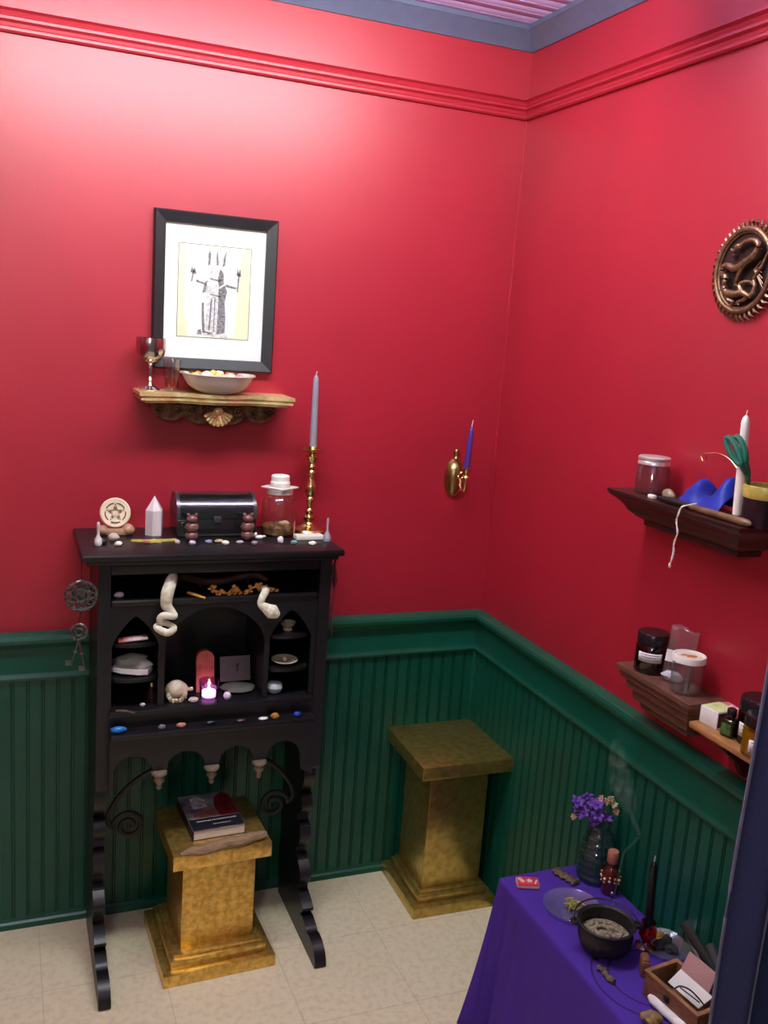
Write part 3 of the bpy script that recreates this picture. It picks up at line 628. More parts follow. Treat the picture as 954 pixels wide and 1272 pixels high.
m = MB(); m.lathe([(0, hs - .012), (.010, hs - .012), (.015, hs - .008), (.033, hs - .002), (.036, hs + .001), (.034, hs + .0018), (.014, hs - .002), (.0125, hs - .002), (.0125, hs - .010), (0, hs - .010)], seg=32); m.build('drip_pan', BRASS, t)
tp = oy(393, 466, -.075)
taper('taper_candle', 'tall grey taper candle in the brass candlestick', p + V((0, 0, hs - .006)), tp.z - p.z - hs + .006, .0098, .0074, WAXG, .011, ((tp.x - p.x) / (tp.z - CT - hs), 0))
# little bottles
p = ct(122, 668, -.20)
t = thing('tiny_bottle', 'tiny white bottle with slender neck at the left end of the cabinet top', 'bottle', p)
m = MB(); m.lathe([(0, 0), (.008, 0), (.010, .004), (.009, .016), (.004, .024), (.003, .030), (.0035, .044), (.005, .050), (.003, .058), (0, .060)], seg=16); m.build('bottle_body', mat('frosted_white', (.72, .66, .64), rough=.3), t)
p = ct(406, 671, -.20)
t = thing('tiny_bottle', 'tiny glass bottle with blue liquid at the right end of the cabinet top', 'bottle', p)
m = MB(); m.lathe([(0, .001), (.0095, .001), (.0105, .004), (.0095, .013), (0, .013)], seg=18); m.build('blue_liquid', mat('blue_ink', (.03, .22, .55), rough=.15), t)
m = MB(); m.lathe([(0, 0), (.0105, 0), (.0115, .003), (.0105, .014), (.006, .022), (.0028, .030), (.0026, .050), (.0035, .054), (.0024, .064), (0, .064)], seg=18); m.build('glass_body', glass('frosty_glass', (.92, .9, .95), .08, .1, solid=.35), t)
m = MB(); m.tube([(0, 0, 0), (.0005, 0, .022), (0, 0, .046)], .0018, 6); tag(m.build('pink_stick', mat('pink_stick', (.60, .20, .20), rough=.5), loc=ct(365, 664, -.155)), 'thin pink upright stick beside the glass jar', 'stick')
p = ct(383, 669, -.175)
m = MB(); m.box((0, 0, .007), (.078, .028, .013), bev=.002); tag(m.build('white_slab', mat('cream_slab', (.80, .78, .68), rough=.5, var=.08), loc=p, rot=(0, 0, R(3))), 'flat oblong white slab in front of the candlestick base', 'slab')
# small bird-like white shell
p = ct(322, 666, -.165)
m = MB(); m.blob((0, 0, .006), (.024, .014, .011), .12, cut=-.45); m.blob((-.010, 0, .013), (.010, .008, .012), .1); m.blob((.013, 0, .008), (.012, .008, .006), .1)
tag(m.build('bird_shell', WHITE, loc=p), 'small white bird shaped shell between the chest and the glass jar', 'shell')
# yellow star
p = ct(192, 671, -.175)
m = MB(); pts = []
for k in range(10):
    a = R(90 + 36 * k); r_ = (.060 if k in (2, 8) else .026) if k % 2 == 0 else .010; pts.append((r_ * math.cos(a), r_ * .55 * math.sin(a)))
m.prism(pts, lambda a, b, d: (a, b, d), 0, .006)
tag(m.build('yellow_star', mat('yellow_star', (.66, .52, .12), rough=.5, var=.2), loc=p), 'flat yellow pointed star lying before the crystal tower', 'ornament')
def stone(name, u, v, d, c, label, y=None, z=CT, seed=0, rough=.3, cut=-.44, group='pebbles along the cabinet', rz=0, spec=.5, sss=0):
    p = ct(u, v, y, z); m = MB(); m.blob((0, 0, d[2] * .44), d, .12, seed=seed, cut=cut)
    nm = f'stone_{c}' if isinstance(c, str) else 'stone_%.2f_%.2f_%.2f' % tuple(c)
    o = m.build(name, mat(nm, c, rough=rough, var=.12, vs=50, sss=sss), loc=p, rot=(0, 0, rz)); return tag(o, label, 'stone', group)
G1 = 'pebbles on the cabinet top'
stone('pebble', 127, 676, (.026, .018, .014), (.008, .007, .009), 'black pebble at the foot of the tiny white bottle', seed=1, group=G1)
stone('pebble', 141, 672, (.030, .020, .022), (.55, .45, .38), 'large pale chunky stone in front of the cream disc', seed=2, group=G1, rough=.6)
stone('pebble', 147, 678, (.020, .014, .013), (.80, .74, .64), 'small cream pebble at the front edge before the cream disc', seed=3, group=G1)
stone('pebble', 182, 675, (.018, .012, .011), (.55, .22, .16), 'pink coral pebble touching the yellow star', seed=4, group=G1)
stone('pebble', 220, 676, (.014, .012, .014), (.66, .48, .46), 'round pale pink pebble left of the chest figurines', seed=5, group=G1)
stone('pebble', 239, 677, (.020, .014, .013), (.50, .43, .55), 'lavender pebble at the foot of the left brown figurine', seed=6, group=G1)
stone('pebble', 259, 675, (.020, .012, .011), (.27, .29, .42), 'slate blue pebble in front of the chest', seed=7, group=G1)
stone('pebble', 272, 674, (.024, .014, .010), (.48, .36, .20), 'flat gold brown pebble in front of the chest', seed=8, group=G1)
stone('pebble', 280, 677, (.022, .014, .013), (.82, .78, .68), 'bright white pebble next to the gold brown pebble', seed=9, group=G1)
stone('pebble', 298, 675, (.020, .012, .009), (.50, .44, .50), 'pale mauve flat pebble left of the right brown figurine', seed=10, group=G1)
stone('pebble', 316, 677, (.016, .013, .013), (.40, .27, .33), 'mauve pebble right of the right brown figurine', seed=11, group=G1)
stone('pebble', 348, 675, (.017, .015, .021), (.84, .80, .80), 'egg shaped white pebble standing before the glass jar', seed=12, group=G1)
stone('pebble', 365, 676, (.020, .014, .012), (.13, .28, .29), 'teal pebble before the white slab', seed=13, group=G1)
stone('pebble', 388, 677, (.022, .015, .012), (.84, .80, .80), 'flat white pebble before the white slab', seed=14, group=G1)

# ------------------------------------------------------------------ inside the cabinet
LS = 1.022
G2 = 'stones on the pen ledge'
PL = .684
stone('pebble', 148, 739, (.026, .016, .015), (.62, .58, .68), 'pale lilac oval stone on the long shelf at its left end', y=-.235, z=LS, seed=21, group='stones in the cabinet')
def ledge(u, v, d, c, lab, seed, **k): return stone('tumbled_stone', u, v, d, c, lab, y=-.285, z=PL, seed=seed, group=G2, rough=.15, **k)
ledge(147, 906, (.040, .020, .019), (.010, .16, .50), 'bright turquoise blue stone at the left end of the ledge', 31)
ledge(201, 900, (.020, .015, .013), (.16, .14, .17), 'dull grey stone on the ledge below the cream shell', 32)
ledge(225, 896, (.026, .015, .014), (.58, .24, .17), 'salmon red and white stone on the ledge', 33)
ledge(262, 893, (.028, .015, .013), (.010, .009, .012), 'shiny black stone on the ledge below the purple candle', 34)
ledge(300, 890, (.028, .015, .010), (.075, .025, .020), 'dark red brown stone on the ledge below the grey card', 35)
ledge(327, 888, (.026, .013, .009), (.74, .72, .70), 'flat white bar of stone on the ledge', 36)
ledge(342, 885, (.024, .018, .018), (.42, .20, .03), 'amber yellow stone on the ledge', 37)
ledge(370, 880, (.022, .016, .016), (.015, .05, .28), 'deep blue stone at the right end of the ledge', 38)
# snakeskin ends and the dark branch behind
a = oy(213, 716, -.262); pts = spline([oy(216, 716, -.235), oy(213, 722, -.262), oy(208, 737, -.275), oy(207, 752, -.273), oy(215, 762, -.276), oy(216, 766, -.284), oy(203, 765, -.288), oy(199, 771, -.282), oy(211, 776, -.272), oy(216, 781, -.278), oy(208, 786, -.288), oy(196, 781, -.284), oy(195, 777, -.276), oy(205, 774, -.270)], 6)
m = MB(); m.tube(pts, radii([.015, .0155, .016, .014, .009, .008, .010, .009, .007, .009, .010, .009, .007, .004], len(pts)), 10, flat=.7, up=V((0, 1, 0)))
tag(m.build('shed_snakeskin', SKIN, world=True, loc=a), 'pale curled snakeskin hanging from the left of the long shelf', 'snakeskin', 'shed snakeskins')
a = oy(330, 735, -.262); pts = spline([oy(322, 731, -.23), oy(330, 733, -.262), oy(326, 742, -.272), oy(324, 750, -.274), oy(330, 755, -.276), oy(338, 760, -.278), oy(346, 765, -.280)], 6)
m = MB(); m.tube(pts, radii([.010, .011, .010, .009, .013, .020, .008], len(pts)), 10, flat=.75, up=V((0, 1, 0)))
tag(m.build('shed_snakeskin', SKIN, world=True, loc=a), 'pale snakeskin with fat lower end hanging from the right of the long shelf', 'snakeskin', 'shed snakeskins')
a = oy(270, 725, -.20); a.z = LS
pts = spline([oy(216, 722, -.215), oy(226, 716, -.19), oy(250, 722, -.17), oy(275, 722, -.17), oy(300, 716, -.17), oy(318, 714, -.18), oy(332, 721, -.20)], 6)
m = MB(); m.tube(pts, radii([.008, .010, .010, .009, .010, .010, .006], len(pts)), 8); m.tube([pts[12], pts[12] + V((.0, .02, -.03)), V((pts[12].x, -.14, LS))], .006, 6); m.tube([pts[26], pts[26] + V((.01, .02, -.02)), V((pts[26].x + .012, -.14, LS))], .006, 6)
tag(m.build('dark_branch', DKTWIG, world=True, loc=a), 'dark reddish branch lying along the back of the long shelf', 'branch')
m = MB(); a, b = oy(233, 736, -.245), oy(255, 743, -.275); m.tube([a, lerp(a, b, .5), b], [.0035, .004, .003], 7); tag(m.build('golden_stick', DRYGOLD, world=True, loc=(a + b) / 2), 'short golden stick lying on the front rail of the long shelf', 'stick')
def sprig(uv, label, y=-.245, seed=0):
    rr = random.Random(seed); c0 = oy(*uv[len(uv) // 2], y); t = thing('dried_flower_sprig', label, 'dried flower', c0, group='golden dried flowers')
    m = MB(); m.tube(spline([oy(u, v, y - .006 * math.sin(i)) for i, (u, v) in enumerate(uv)], 5), .0024, 6); m.build('twig', DRYGOLD, t, world=True)
    for i, (u, v) in enumerate(uv):
        q = oy(u, v, y - .004); m = MB()
        for k in range(5):
            a_ = rr.uniform(0, 6.3); m.blob(q + V((.008 * math.cos(a_), -.002, .007 * math.sin(a_))), (.012, .008, .009), .25, seed=k + i * 7 + seed, sub=1)
        m.build('flower_head', DRYGOLD, t, world=True)
sprig([(264, 731), (272, 735), (282, 737), (290, 731), (295, 736)], 'clump of golden dried flowers in the middle of the long shelf', seed=1)
sprig([(303, 735), (312, 731), (322, 727), (331, 731), (340, 734)], 'golden dried flowers by the right snakeskin', seed=2)
# left niche
p = oy(163, 796, -.20); p.z = NS[0]
m = MB(); m.box((0, 0, .006), (.074, .03, .007), bev=.003); m.box((.0, -.004, .010), (.05, .012, .004), bev=.001)
tag(m.build('red_white_wand', mat('pink_white_streak', (.60, .08, .08), rough=.3, c2=(.72, .66, .68), vs=22), loc=p + V((0, -.03, 0)), rot=(0, R(-4), 0)), 'flat pink and white object on the upper shelf of the left niche', 'ornament')
p = oy(164, 838, -.2); p.z = NS[1]
m = MB(); m.blob((-.004, .0, .018), (.090, .05, .036), .25, seed=3, cut=-.5); tag(m.build('crumpled_cloth', mat('pale_linen', (.55, .51, .44), rough=.9, bump=.5), loc=p + V((0, .03, 0))), 'crumpled pale cloth heap at the back of the left niche', 'cloth')
m = MB(); po = [(-.052, .002), (-.03, -.01), (.015, -.016), (.036, -.012), (.052, .012), (.036, .026), (.018, .022), (-.01, .018), (-.048, .014)]
m.prism(po, lambda a, b, d: (a, b * 1.3, .006 + d + a * -.10), 0, .012); m.blob((.030, .010, .022), (.042, .034, .022), .25, seed=8)
tag(m.build('white_shell', mat('bright_white_shell', (.84, .82, .76), rough=.5, var=.08, bump=.2), loc=p + V((-.002, -.022, 0))), 'bright white broken shell on the middle shelf of the left niche', 'shell')
p = oy(187, 878, -.2); p.z = .733
t = thing('small_bottle', 'small dark glass bottle in the bottom of the left niche', 'bottle', p + V((0, -.01, 0)))
m = MB(); m.lathe([(0, 0), (.013, 0), (.014, .004), (.014, .022), (.007, .032), (.006, .042)], seg=18); m.build('bottle_body', mat('dark_brown_glass', (.03, .015, .012), rough=.08), t)
m = MB(); m.lathe([(0, .040), (.0075, .040), (.0075, .050), (0, .051)], seg=14); m.build('cap', BRASS, t)
m = MB(); a, b = oz(144, 883, .737), oz(168, 886, .737); m.tube([a, lerp(a, b, .5) + V((0, 0, .003)), b], .003, 6); tag(m.build('brown_twig', BARK, world=True, loc=(a + b) / 2), 'thin brown twig on the floor of the left niche', 'twig')
stone('pebble', 177, 884, (.014, .010, .010), (.55, .52, .55), 'tiny shiny grey stone on the floor of the left niche', y=-.245, z=.733, seed=44, group='stones in the cabinet')
# centre niche
p = oy(219, 868, -.215); p.z = .733
m = MB(); m.blob((0, 0, .026), (.058, .046, .052), .10, seed=5, cut=-.48, sub=3)
for i in range(9): a_ = -PI + i * PI / 8; m.blob((.022 * math.cos(a_) - .002, -.020, .020 + .018 * math.sin(a_)), (.012, .010, .016), .3, seed=i, sub=1)
m.blob((.034, -.002, .026), (.022, .010, .010), .2)
tag(m.build('conch_shell', SHELLM, loc=p), 'cream spiky conch shell at the left of the central arch', 'shell')
p = oy(254, 866, -.175); p.z = .733
m = MB(); sl = [(-.024, 0), (-.024, .088)] + arc(0, .088, .024, .022, PI, 0, 10)[1:-1] + [(.024, .088), (.024, 0)]
m.prism(sl, lambda a, b, d: (a, d + b * .16, b), -.008, .008)
tag(m.build('red_slab', mat('orange_red_stone', (.46, .12, .07), rough=.45, c2=(.34, .06, .05), vs=35), loc=p), 'upright round topped orange red slab behind the purple candle', 'slab')
p = oy(259, 871, -.225); p.z = .733
t = thing('votive_holder', 'small purple glass votive cup holding the lit candle', 'candle holder', p)
m = MB(); m.lathe([(0, 0), (.021, 0), (.023, .003), (.027, .050), (.0255, .050), (.0215, .006), (0, .005)], seg=26); m.build('glass_cup', GLASSP, t)
t = thing('tealight_candle', 'lit tealight burning inside the purple votive cup', 'candle', p + V((0, 0, .0062)))
m = MB(); m.lathe([(0, 0), (.018, 0), (.018, .014), (.017, .014), (.017, .011), (0, .011)], seg=24)
m.build('wax_cup', mat('glowing_wax', (.9, .75, .8), rough=.5, emit=(1, .80, .92), es=4), t)
m = MB(); m.lathe([(0, .011), (.003, .014), (.004, .019), (.002, .026), (0, .032)], seg=12); m.build('flame', mat('flame', (1, .8, .5), emit=(1, .72, .42), es=30), t)
p = oy(293, 862, -.165); p.z = .733
m = MB(); m.blob((0, 0, .008), (.10, .07, .020), .12, seed=6, cut=-.45); tag(m.build('grey_flat_stone', mat('rough_grey_stone', (.09, .08, .072), rough=.7, var=.2, bump=.4), loc=p + V((.0, -.025, 0))), 'flat rough grey stone under the grey card', 'stone')
t = thing('grey_card', 'grey card with a dark mark leaning at the back of the central arch', 'card', p + V((-.002, .004, .016)), rot=(R(-14), 0, 0))
m = MB(); m.box((0, 0, .034), (.084, .004, .068), bev=.001); cd_ = m.build('card_face', mat('grey_card', (.125, .12, .11), rough=.7, var=.12), t)
m = MB(); m.box((.006, -.0022, .038), (.005, .001, .018)); m.box((.006, -.0022, .043), (.009, .001, .007)); m.box((.004, -.0022, .030), (.004, .001, .006)); m.build('dark_mark', INK, cd_)
stone('white_ball', 282, 872, (.022, .022, .022), (.66, .64, .68), 'round milky white ball before the grey card', y=-.245, z=.733, seed=50, group='stones in the cabinet')
stone('pebble', 240, 876, (.028, .017, .015), (.60, .53, .48), 'pale oval pebble left of the purple votive', y=-.245, z=.733, seed=51, group='stones in the cabinet')
# right niche
p = oy(357, 787, -.21); p.z = NS[0]
m = MB(); m.lathe([(0, 0), (.013, 0), (.013, .004), (.011, .007), (.018, .014), (.022, .022), (.020, .022), (.012, .012), (0, .011)], seg=22); tag(m.build('tiny_cup', mat('tan_cup', (.44, .36, .24), rough=.5, var=.15), loc=p), 'tiny tan footed cup on the upper shelf of the right niche', 'cup')
p = oy(353, 827, -.215); p.z = NS[1]
m = MB(); m.lathe([(0, 0), (.014, 0), (.024, .004), (.036, .011), (.035, .013), (.02, .006), (0, .004)], seg=26); tag(m.build('small_dish', mat('pale_olive_dish', (.50, .45, .33), rough=.45, var=.15), loc=p), 'small shallow pale dish on the middle shelf of the right niche', 'dish')
m = MB(); m.blob((0, 0, .0), (.016, .016, .016), .04); tag(m.build('tan_ball', mat('tan_ball', (.52, .44, .32), rough=.4), loc=p + V((0, 0, .013))), 'little tan ball sitting in the small pale dish', 'ball')
p = oy(340, 868, -.225); p.z = .733
m = MB(); m.lathe([(0, 0), (.010, 0), (.018, .006), (.023, .018), (.019, .028), (.008, .032), (0, .031)], seg=24, ribs=8, ramp=.05)
tag(m.build('urchin_shell', mat('pale_blue_shell', (.48, .54, .58), rough=.45, var=.15, vs=70), loc=p), 'pale blue ribbed urchin shell at the bottom of the right niche', 'shell')

# ------------------------------------------------------------------ ornament of keys at the left, tassel at the right
ky = -.270
def filigree(m, c, r_, n):
    m.tube([c + V((r_ * math.cos(a), 0, r_ * math.sin(a))) for a in [2 * PI * i / 28 for i in range(28)]], r_ * .11, 7, closed=True, up=V((0, 1, 0)))
    m.tube([c + V((r_ * .42 * math.cos(a), -.001, r_ * .42 * math.sin(a))) for a in [2 * PI * i / 20 for i in range(20)]], r_ * .09, 6, closed=True, up=V((0, 1, 0)))
    for k in range(n):
        a = 2 * PI * k / n; q = c + V((r_ * .70 * math.cos(a), 0, r_ * .70 * math.sin(a)))
        m.tube([q + V((r_ * .20 * math.cos(b), 0, r_ * .20 * math.sin(b))) for b in [2 * PI * i / 12 for i in range(12)]], r_ * .07, 6, closed=True, up=V((0, 1, 0)))
c1, c2 = oy(101, 740, ky), oy(98, 785, ky)
t = thing('key_ornament', 'hanging pewter ornament of filigree discs and two keys at the left of the cabinet', 'ornament', c1)
m = MB(); hk = V((c1.x, ky, 1.130)); m.tube([hk + V((.0, .01, 0)), hk, c1 + V((0, 0, .036))], .0012, 6); m.tube([c1 - V((0, 0, .038)), c2 + V((0, 0, .022))], .0012, 6); m.build('cord', IRON, t, world=True)
m = MB(); filigree(m, c1, .036, 9); m.lathe([(0, -.002), (.024, -.002), (.024, .002), (0, .002)], c1 + V((0, .004, 0)), 24, mtx=M4.Rotation(R(90), 4, 'X')); m.build('large_disc', PEWTER, t, world=True)
m = MB(); filigree(m, c2, .020, 6); m.build('small_disc', PEWTER, t, world=True)
for ub, vb in ((88, 827), (106, 832)):
    b = oy(ub, vb, ky); s0 = c2 - V((0, 0, .020)); m = MB(); m.tube([s0, lerp(s0, b, .5), b], .0026, 7); d = (b - s0).normalized(); sd = V((d.z, 0, -d.x))
    if sd.x < 0: sd = -sd
    m.box(b - d * .006 + sd * -.008, (.014, .004, .012), bev=.001); m.box(lerp(s0, b, .45), (.010, .006, .004), bev=.001); m.build('key', mat('key_steel', (.16, .16, .15), rough=.35, metal=.9), t, world=True)
tx = oy(411, 700, -.255)
t = thing('hanging_tassel', 'dark red ribbon tassel hanging at the right of the cabinet', 'tassel', tx)
DRED = mat('dark_red_ribbon', (.10, .006, .016), rough=.7)
q0 = V((tx.x + .006, -.262, 1.1165))
for k, (ue, ve, r_) in enumerate(((412, 790, .0055), (407, 770, .004), (416, 735, .006))):
    e = oy(ue, ve, -.255); m = MB(); m.tube(spline([q0 + V((.003 * k, -.002 * k, 0)), lerp(q0, e, .3) + V((.006 - .005 * k, 0, 0)), lerp(q0, e, .65) + V((-.003, 0, 0)), e], 6), radii([.0025, r_, r_ * .8, r_ * .8, .001], 19), 7, flat=.5); m.build('ribbon', DRED if k != 2 else mat('black_ribbon', (.012, .008, .012), rough=.7), t, world=True)

# ------------------------------------------------------------------ bronze dragon medallion on the right wall
MC = V((0, -.984, 1.890))
def md(a, b, d): return V((-d, MC.y - a, MC.z + b))          # a to the viewer's right, b up, d off the wall
t = thing('dragon_medallion', 'round bronze dragon medallion with spiked rim on the red wall', 'wall ornament', MC)
RX = .077; RZ = .082
m = MB(); m.prism([(RX * math.cos(2 * PI * k / 48), RZ * math.sin(2 * PI * k / 48)) for k in range(48)], md, .002, .010); m.build('back_disc', BRONZED, t, world=True)
m = MB()
for r_, d, rad in ((1.0, .014, .0055), (.93, .012, .003)): m.tube([md(RX * r_ * math.cos(2 * PI * k / 56), RZ * r_ * math.sin(2 * PI * k / 56), d) for k in range(56)], rad, 8, closed=True, up=V((1, 0, 0)))
m.build('rim', BRONZE, t, world=True)
m = MB()
for k in range(42):
    a = 2 * PI * k / 42; ca, sa = math.cos(a), math.sin(a); tw = .35
    b0 = md(RX * 1.02 * ca, RZ * 1.02 * sa, .010); tip = md((RX + .021) * math.cos(a + .08), (RZ + .021) * math.sin(a + .08), .007); mid_ = md((RX + .013) * math.cos(a + .005), (RZ + .013) * math.sin(a + .005), .011)
    m.tube([b0, mid_, tip], [.0046, .0040, .0008], 6)
m.build('spiked_edge', BRONZE, t, world=True)
def dr(u, v): return ((u - 432) / 267 * RX, -(v - 640) / 412 * RZ)
def dpath(pl, n=6): return spline([md(*dr(u, v), d) for u, v, d in pl], n)
m = MB()
body = dpath([(390, 400, .018), (450, 360, .020), (540, 360, .022), (585, 420, .022), (545, 510, .022), (470, 570, .022), (380, 625, .022), (300, 590, .020), (250, 600, .020), (245, 670, .020), (300, 710, .022), (295, 790, .022), (325, 860, .022), (410, 880, .022), (490, 870, .022), (560, 900, .020), (585, 810, .018), (560, 730, .016), (610, 620, .016), (640, 500, .014), (660, 420, .014)], 6)
m.tube(body, [.66 * q * (1 + .10 * math.sin(i * 2.4)) for i, q in enumerate(radii([.006, .008, .009, .0105, .0115, .012, .012, .010, .008, .008, .0095, .011, .012, .012, .010, .008, .007, .006, .005, .004, .001], len(body)))], 9)
m.build('dragon_body', BRONZE, t, world=True)
m = MB(); hp = md(*dr(375, 405), .020)
m.blob(hp, (.014, .022, .014), .1); m.blob(md(*dr(330, 440), .020), (.010, .018, .007), .1, rot=(R(25), 0, 0)); m.blob(md(*dr(335, 490), .018), (.008, .016, .005), .1, rot=(R(-5), 0, 0))
for e in ((430, 330), (470, 310)): m.tube([hp, md(*dr(*e), .020)], [.003, .0006], 6)
m.build('dragon_head', BRONZE, t, world=True)
for pl in ([(470, 570, .022), (430, 640, .020), (400, 720, .018), (380, 770, .016)], [(480, 870, .022), (440, 800, .020), (470, 760, .018), (540, 760, .018)], [(330, 860, .022), (340, 930, .020), (390, 960, .018), (350, 1000, .016)], [(540, 880, .020), (500, 930, .018), (430, 960, .018)]):
    m = MB(); q = dpath(pl, 5); m.tube(q, radii([.006, .005, .004, .003], len(q)), 7)
    for s in (-1, 0, 1): m.tube([q[-1], q[-1] + V((0, .006 * s, -.006))], [.002, .0005], 5)
    m.build('dragon_leg', BRONZE, t, world=True)
m = MB()
for k in range(6): m.tube([md(*dr(545, 640), .014), md(*dr(600 + 12 * k, 560 + 55 * k), .016)], [.003, .001], 6)
m.build('dragon_wing', BRONZE, t, world=True)

# ------------------------------------------------------------------ moulding ledges on the right wall
def ledge_shelf(name, label, y0, y1, z, d, h, mt, steps):
    t = thing(name, label, 'shelf', (0, (y0 + y1) / 2, z)); m = MB()
    n = len(steps); vs = []
    for ins, dz in steps:
        vs += [(0, y0 - ins, z - dz), (-d + ins, y0 - ins, z - dz), (-d + ins, y1 + ins, z - dz), (0, y1 + ins, z - dz)]
    fs = [(k * 4 + i, k * 4 + (i + 1) % 4, k * 4 + 4 + (i + 1) % 4, k * 4 + 4 + i) for k in range(n - 1) for i in range(4)] + [(0, 1, 2, 3), tuple((n - 1) * 4 + i for i in range(4))]
    m._add(vs, fs, False); m.build('ledge_body', mt, t, world=True, sharp=50)
    return t
UZ, UD = 1.401, .125
t = ledge_shelf('floating_ledge', 'dark mahogany moulding ledge higher up on the right wall', -.768, -1.196, UZ, UD, .065, DKWOOD, [(0, 0), (0, .006), (.004, .012), (.018, .022), (.030, .034), (.036, .044), (.050, .056), (.064, .064), (.064, .074)])
LZ, LD = 1.004, .100
ledge_shelf('floating_ledge', 'brown walnut stepped ledge low on the right wall above the green rail', -.845, -1.100, LZ, LD, .08, BRWOOD, [(0, 0), (0, .010), (.008, .014), (.010, .028), (.020, .034), (.020, .050), (.032, .056), (.034, .076), (.046, .084), (.048, .096)])
OZ = .976
t = thing('bracket_shelf', 'thin orange pine shelf board right of the walnut ledge', 'shelf', (0, -1.25, OZ))
m = MB(); m.lo_hi((-.105, -1.40, OZ - .013), (0, -1.112, OZ), bev=.003); m.build('shelf_board', ORWOOD, t, world=True)
for y in (-1.18, -1.285): m = MB(); m.prism([(0, -.013), (-.085, -.013), (-.078, -.03), (-.03, -.07), (-.012, -.10), (0, -.10)], lambda a, b, d: (a, d, OZ + b), y - .008, y + .008); m.build('bracket', DKWOOD, t, world=True)

# things on the upper ledge
def up(u, v, x=-.06): p = ox(u, v, x); p.z = UZ; return p
p = up(809, 604, -.058)
t = thing('clear_jar', 'small clear jar with silver lid at the far end of the upper ledge', 'jar', p)
m = MB(); m.lathe([(0, 0), (.034, 0), (.037, .003), (.037, .058), (.033, .064), (.033, .072), (.0315, .072), (.0315, .063), (.0355, .057), (.0355, .005), (0, .004)], seg=30); m.build('glass_body', glass('smoky_glass', (.80, .74, .76), .05, solid=.03, solid_c=(.5, .4, .42)), t)
m = MB(); m.lathe([(0, .084), (.033, .084), (.0355, .082), (.0355, .076), (.034, .074), (.0355, .071), (.0355, .066), (.0340, .066), (.034, .073), (0, .0735)], seg=30); m.build('lid', TIN, t)
p = up(832, 608, -.075); m = MB(); m.blob((0, 0, .012), (.022, .040, .024), .12, seed=2, cut=-.45, rot=(R(10), 0, 0)); tag(m.build('tan_stone', mat('tan_river_stone', (.34, .27, .17), rough=.4, c2=(.16, .11, .06), vs=40), loc=p), 'tan oval stone beside the silver lidded jar', 'stone')
p = up(811, 610, -.105); m = MB(); m.box((0, 0, .005), (.012, .020, .009), bev=.003); tag(m.build('white_chip', WHITE, loc=p), 'small white chip at the tip of the wand', 'chip')
a = up(818, 612, -.108) + V((0, 0, .008)); b = up(934, 648, -.100) + V((0, 0, .008))
t = thing('wooden_wand', 'long wooden wand with black handle along the front of the upper ledge', 'wand', (a + b) / 2)
m = MB(); m.tube([lerp(a, b, x) for x in (.38, .55, .75, .9, .97, 1)], [.0065, .007, .0075, .008, .007, .002], 10); m.build('shaft', mat('brown_wand_wood', (.16, .085, .04), rough=.4, var=.3), t, world=True)
m = MB(); m.tube([lerp(a, b, x) for x in (0, .06, .14, .24, .34, .385)], [.004, .0068, .0075, .0068, .0072, .0075], 10); m.build('handle', mat('black_handle', (.008, .007, .009), rough=.35), t, world=True)
pts = spline([up(866, 624, -.112) + V((0, 0, .020)), up(858, 627, -.119) + V((0, 0, .016)), ox(846, 631, -.130), ox(841, 645, -.131), ox(841, 662, -.131), ox(837, 678, -.131), ox(836, 690, -.130), ox(832, 702, -.130)], 6)
m = MB(); m.tube(pts, radii([.0016] * 6 + [.0026, .0012], len(pts)), 6); m.tube([q + V((0, .003 * math.sin(i * .7), 0)) for i, q in enumerate(pts[8:40])], .0012, 5)
m.blob(pts[-8], (.005, .006, .008), .2); m.blob(pts[-1], (.005, .006, .012), .2)
tag(m.build('white_string', mat('white_string', (.74, .62, .60), rough=.9), world=True, loc=pts[0]), 'thin white knotted string hanging over the upper ledge', 'string')
c0 = up(884, 624, -.055)
def cl(u, v):
    y = c0.y + .062 - .128 * u; x = -.012 - .092 * v
    h = .036 * math.exp(-((u - .22) / .16) ** 2) + .046 * math.exp(-((u - .86) / .18) ** 2) + .022
    return (x, y + .006 * math.sin(5 * v), UZ + .003 + h * math.sin(PI * min(1, v * .9 + .10)) ** .8 * (1 + .25 * math.sin(9 * u + 4 * v)))
m = MB(); m.sheet(cl, 36, 18); tag(m.build('blue_cloth', BLUECL, world=True, loc=c0, solid=.002, sharp=80), 'bunched royal blue satin cloth on the upper ledge', 'cloth')
p = up(916, 636, -.080); top = ox(927, 516, -.080)
t = thing('candle_cup', 'small dark brass cup holding the white taper candle', 'candle holder', p)
m = MB(); m.lathe([(0, 0), (.013, 0), (.014, .003), (.010, .006), (.010, .014), (.0085, .014), (.0085, .006), (0, .006)], seg=18); m.build('cup', BRASSO, t)
taper('taper_candle', 'tall white taper candle standing on the upper ledge', p + V((0, 0, .007)), top.z - UZ - .007, .0088, .0086, WAXW, .010, (0, (top.y - p.y) / (top.z - UZ)))
p = up(946, 640, -.060)
t = thing('ceramic_mug', 'dark glazed ceramic pot with yellow rim on the near end of the upper ledge', 'pot', p)
m = MB(); m.lathe([(0, 0), (.034, 0), (.038, .004), (.039, .055), (.0385, .055), (.0355, .055), (.0345, .006), (0, .005)], seg=32); m.build('pot_body', mat('plum_glaze', (.022, .010, .016), rough=.25, var=.3), t)
m = MB(); m.lathe([(.039, .0552), (.040, .059), (.0405, .077), (.039, .080), (.0355, .079), (.0352, .0552)], seg=32, cap=False); m.build('rim', mat('yellow_glaze', (.50, .40, .09), rough=.25, var=.25), t)
